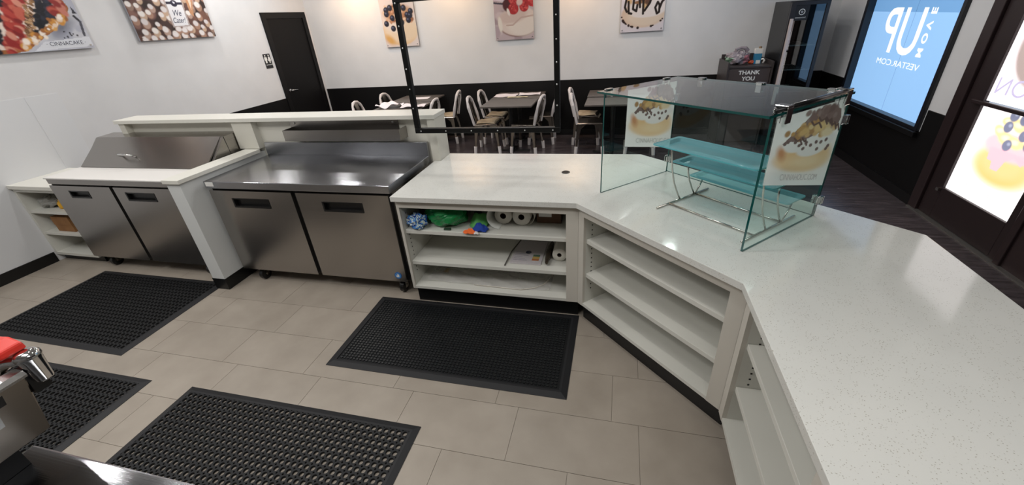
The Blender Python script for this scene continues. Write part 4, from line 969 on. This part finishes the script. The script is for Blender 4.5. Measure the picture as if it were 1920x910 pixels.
strip(3.46, 3.545, ['94302b', '8a2623', 'b5503f', 'c27867'], 60, .035, .055, .62, -.6)
k.speck(lambda: (lambda t: (3.12+.5*t+RNG.normal(0, .015), 1.96+.27*t+RNG.normal(0, .012)))(RNG.uniform()), 60, ['c78b3e', '9c6130', 'e0c9b2', 'd7a35a', 'eee2d6'], .012, .03)
k.poly([(3.20, 1.925), (3.32, 2.005), (3.74, 2.035), (3.74, 1.945), (3.30, 1.935)], 'd6d8de')
k.poly([(3.70, 2.31), (3.73, 2.25), (3.69, 2.25)], '30323a').line([(3.69, 2.225), (3.722, 2.175)], .012, '2a2c33').line([(3.722, 2.175), (3.70, 2.05)], .012, '4a4c55')
k.speck(lambda: (RNG.uniform(3.45, 3.64), RNG.uniform(2.03, 2.12)), 8, ['2a2b33'], .006, .011)
t1, F1 = picture('large fruit cake picture lettered CINNACAKE on left wall', '9fa0a8', 'y', 2.2, 3.74, 1.925, 2.85, k)
text('\u00b7 CINNACAKE \u00b7', .037, mat('ink_slate', '4a4c5c', .5), F1(3.325, .023, 1.967), (0, 1, 0), (0, 0, 1), t1, xs=1.02)
# 2: catering picture
k = Ink(4.255, 5.32, 1.955, 2.78, 190, 150, '3f2d2c')
k.speck(lambda: (RNG.uniform(4.25, 5.33), RNG.uniform(1.95, 2.78)), 120, ['5a3f3a', '2c2122', '6d4c42', '7b5a52'], .03, .07)
pts = []
for _ in range(900):
    a, z = RNG.uniform(4.26, 5.32), RNG.uniform(1.96, 2.78)
    if all((a-p)**2+(z-q)**2 > .082**2 for p, q in pts): pts.append((a, z))
for a, z in pts:
    r = RNG.uniform(.030, .046); k.ell(a+.010, z-.022, r*1.05, r*1.15, ['a98f82', '9c7a68', 'b59a84', '8c7468'][RNG.integers(4)], -.5, .15).ell(a-.004, z+.006, r*.92, r*.8, ['d6d0cf', 'cbc4c4', 'dcd6d2'][RNG.integers(3)], -.3, .18)
k.poly([(5.08, 2.78), (5.20, 2.78), (5.16, 2.42), (5.09, 2.20), (5.05, 2.24), (5.06, 2.5)], 'b58563').poly([(5.10, 2.78), (5.18, 2.78), (5.12, 2.36), (5.085, 2.27)], 'd8c3b0')
k.poly([(4.755, 2.78), (5.02, 2.78), (4.985, 2.09), (4.74, 2.085)], 'a79a97').poly([(4.775, 2.78), (5.00, 2.78), (4.965, 2.105), (4.762, 2.10)], 'd9d8dc')
k.poly([(4.768, 2.372), (4.985, 2.362), (4.985, 2.335), (4.768, 2.342)], '232338').ell(4.872, 2.352, .045, .038, '232338', 0, .06).speck(lambda: (4.872+RNG.normal(0, .007), 2.355+RNG.normal(0, .007)), 8, ['dadae4'], .004, .008)
for a, z in ((4.80, 2.06), (4.88, 2.045), (4.96, 2.06), (4.73, 2.0)): k.ell(a, z-.01, .045, .04, '9c7a68', 0, .15).ell(a, z+.004, .04, .028, 'd8d2d2', 0, .2)
t2, F2 = picture('catering picture lettered We Cater on left wall near the door', '2b2526', 'y', 4.255, 5.32, 1.955, 2.78, k)
inkc = mat('ink_indigo', '34354f', .5)
text('We', .068, inkc, F2(4.795, .023, 2.215), (0, 1, 0), (0, 0, 1), t2, shear=.35, xs=.85); text('Cater!', .062, inkc, F2(4.765, .023, 2.135), (0, 1, 0), (0, 0, 1), t2, shear=.35, xs=.78)
# 3: blueberry bun
k = Ink(-4.095, -3.462, 1.588, 2.40, 130, 160, 'd3c6c2')
k.ell(-3.78, 1.83, .325, .225, 'd8b890', 0, .06).ell(-3.77, 1.86, .31, .20, 'dcc6ac', 0, .12).ell(-3.78, 1.97, .30, .17, 'd9cbbf', 0, .15).ell(-3.6, 1.85, .15, .14, 'd9c3a8', 0, .5).ell(-4.0, 1.70, .10, .06, 'cf9f5c', -.7, .5)
k.ell(-3.77, 2.10, .26, .14, 'b58a68', 0, .2).speck(lambda: (RNG.normal(-3.78, .14), RNG.normal(2.08, .06)), 60, ['b07c58', 'c99a78', '8f5f44', 'd6b79c'], .015, .04)
for a, z in [(-3.98, 2.16), (-3.905, 2.19), (-3.985, 2.10), (-4.015, 1.955), (-3.90, 1.876), (-3.885, 2.035), (-3.59, 1.99), (-3.60, 2.07), (-3.55, 2.06), (-3.65, 2.175), (-3.735, 2.2), (-3.53, 2.12), (-3.72, 1.96), (-3.76, 2.05)]: k.berry(a, z, .047, '1e1d2a', '5c6079')
picture('blueberry bun picture on far wall behind the guard frame', 'c4bab8', 'x', -4.095, -3.462, 1.588, 2.40, k)
# 4: raspberry bun
k = Ink(-2.06, -1.412, 1.588, 2.40, 130, 160, 'b3a3a8')
k.speck(lambda: (RNG.uniform(-2.06, -1.41), RNG.uniform(1.59, 2.4)), 40, ['a8989f', 'c0b2b6', '9a8a90'], .03, .08)
k.poly([(-2.06, 2.17), (-1.86, 2.13), (-1.86, 2.22), (-2.06, 2.25)], 'cfc7d3').poly([(-2.06, 2.12), (-1.86, 2.09), (-1.86, 2.115), (-2.06, 2.145)], '423c48')
k.ell(-1.66, 1.83, .345, .205, '6f4a3e', 0, .05).ell(-1.66, 1.845, .34, .205, 'cdbfb9', 0, .05).ell(-1.60, 1.80, .25, .16, 'd4cbc4', 0, .15).ell(-1.75, 1.93, .24, .10, 'c3b0aa', .15, .2).line([(-1.86, 1.80), (-1.76, 1.80), (-1.62, 1.90), (-1.42, 1.92)], .012, 'b8a39c').ell(-1.97, 1.82, .035, .11, 'd6d0c8', .1, .2)
k.ell(-1.84, 2.09, .07, .09, '4a1d20', 0, .15)
for a, z, r in [(-1.735, 2.03, .085), (-1.56, 2.05, .075), (-1.72, 2.17, .09), (-1.52, 2.16, .10), (-1.62, 2.2, .1), (-1.43, 2.12, .08)]:
    k.ell(a, z, r, r*.95, 'a3282c', 0, .08); k.speck(lambda: (a+RNG.normal(0, r*.4), z+RNG.normal(0, r*.4)), 22, ['b83a3c', 'c4504e', '8e2024'], .010, .018)
k.ell(-1.82, 1.99, .022, .055, 'd8d2ce', .3, .2).ell(-1.63, 2.12, .05, .045, 'cfb9b4', .3, .2)
picture('raspberry bun picture on far wall inside the guard frame', 'a79ba0', 'x', -2.06, -1.412, 1.588, 2.40, k)
# 5: chocolate bun
k = Ink(-.052, .58, 1.59, 2.40, 130, 160, 'd0c9cf')
k.ell(.27, 1.82, .32, .175, 'cdb5a2', 0, .05).ell(.30, 1.80, .27, .14, 'd6c4b2', 0, .2).ell(.33, 1.90, .28, .12, 'dcd4d2', 0, .08).ell(.25, 1.84, .16, .06, 'dbd2cf', 0, .15)
for _ in range(30):
    a, z = RNG.uniform(.0, .4), RNG.uniform(1.93, 2.3); k.ell(a, z, RNG.uniform(.03, .06), RNG.uniform(.02, .04), ['a8825c', '8a6446', 'c7a67c', '5f4436', '32241f'][RNG.integers(5)], RNG.uniform(0, 3), .2)
for pth in ([(.02, 2.05), (.0, 1.93), (.03, 1.87)], [(.05, 2.0), (.06, 1.85), (.10, 1.84)], [(.13, 2.1), (.12, 1.9), (.17, 1.87), (.18, 1.95)], [(.26, 2.1), (.27, 1.83)], [(.29, 1.87), (.36, 1.97), (.38, 2.05)], [(.47, 1.82), (.44, 1.90), (.47, 1.97), (.50, 1.93), (.50, 1.84), (.47, 1.82)], [(.50, 1.88), (.53, 1.97), (.58, 2.02)], [(.2, 2.1), (.22, 1.92)]): k.line(pth, .016, '231815')
k.speck(lambda: (lambda t: (.27+.31*math.cos(t), 1.815+.175*math.sin(t)))(RNG.uniform(PI*1.02, PI*1.97)), 20, ['35221f', '2a1a18'], .012, .02)
picture('chocolate drizzle bun picture on far wall above right tables', 'b9b2b8', 'x', -.052, .58, 1.59, 2.40, k)
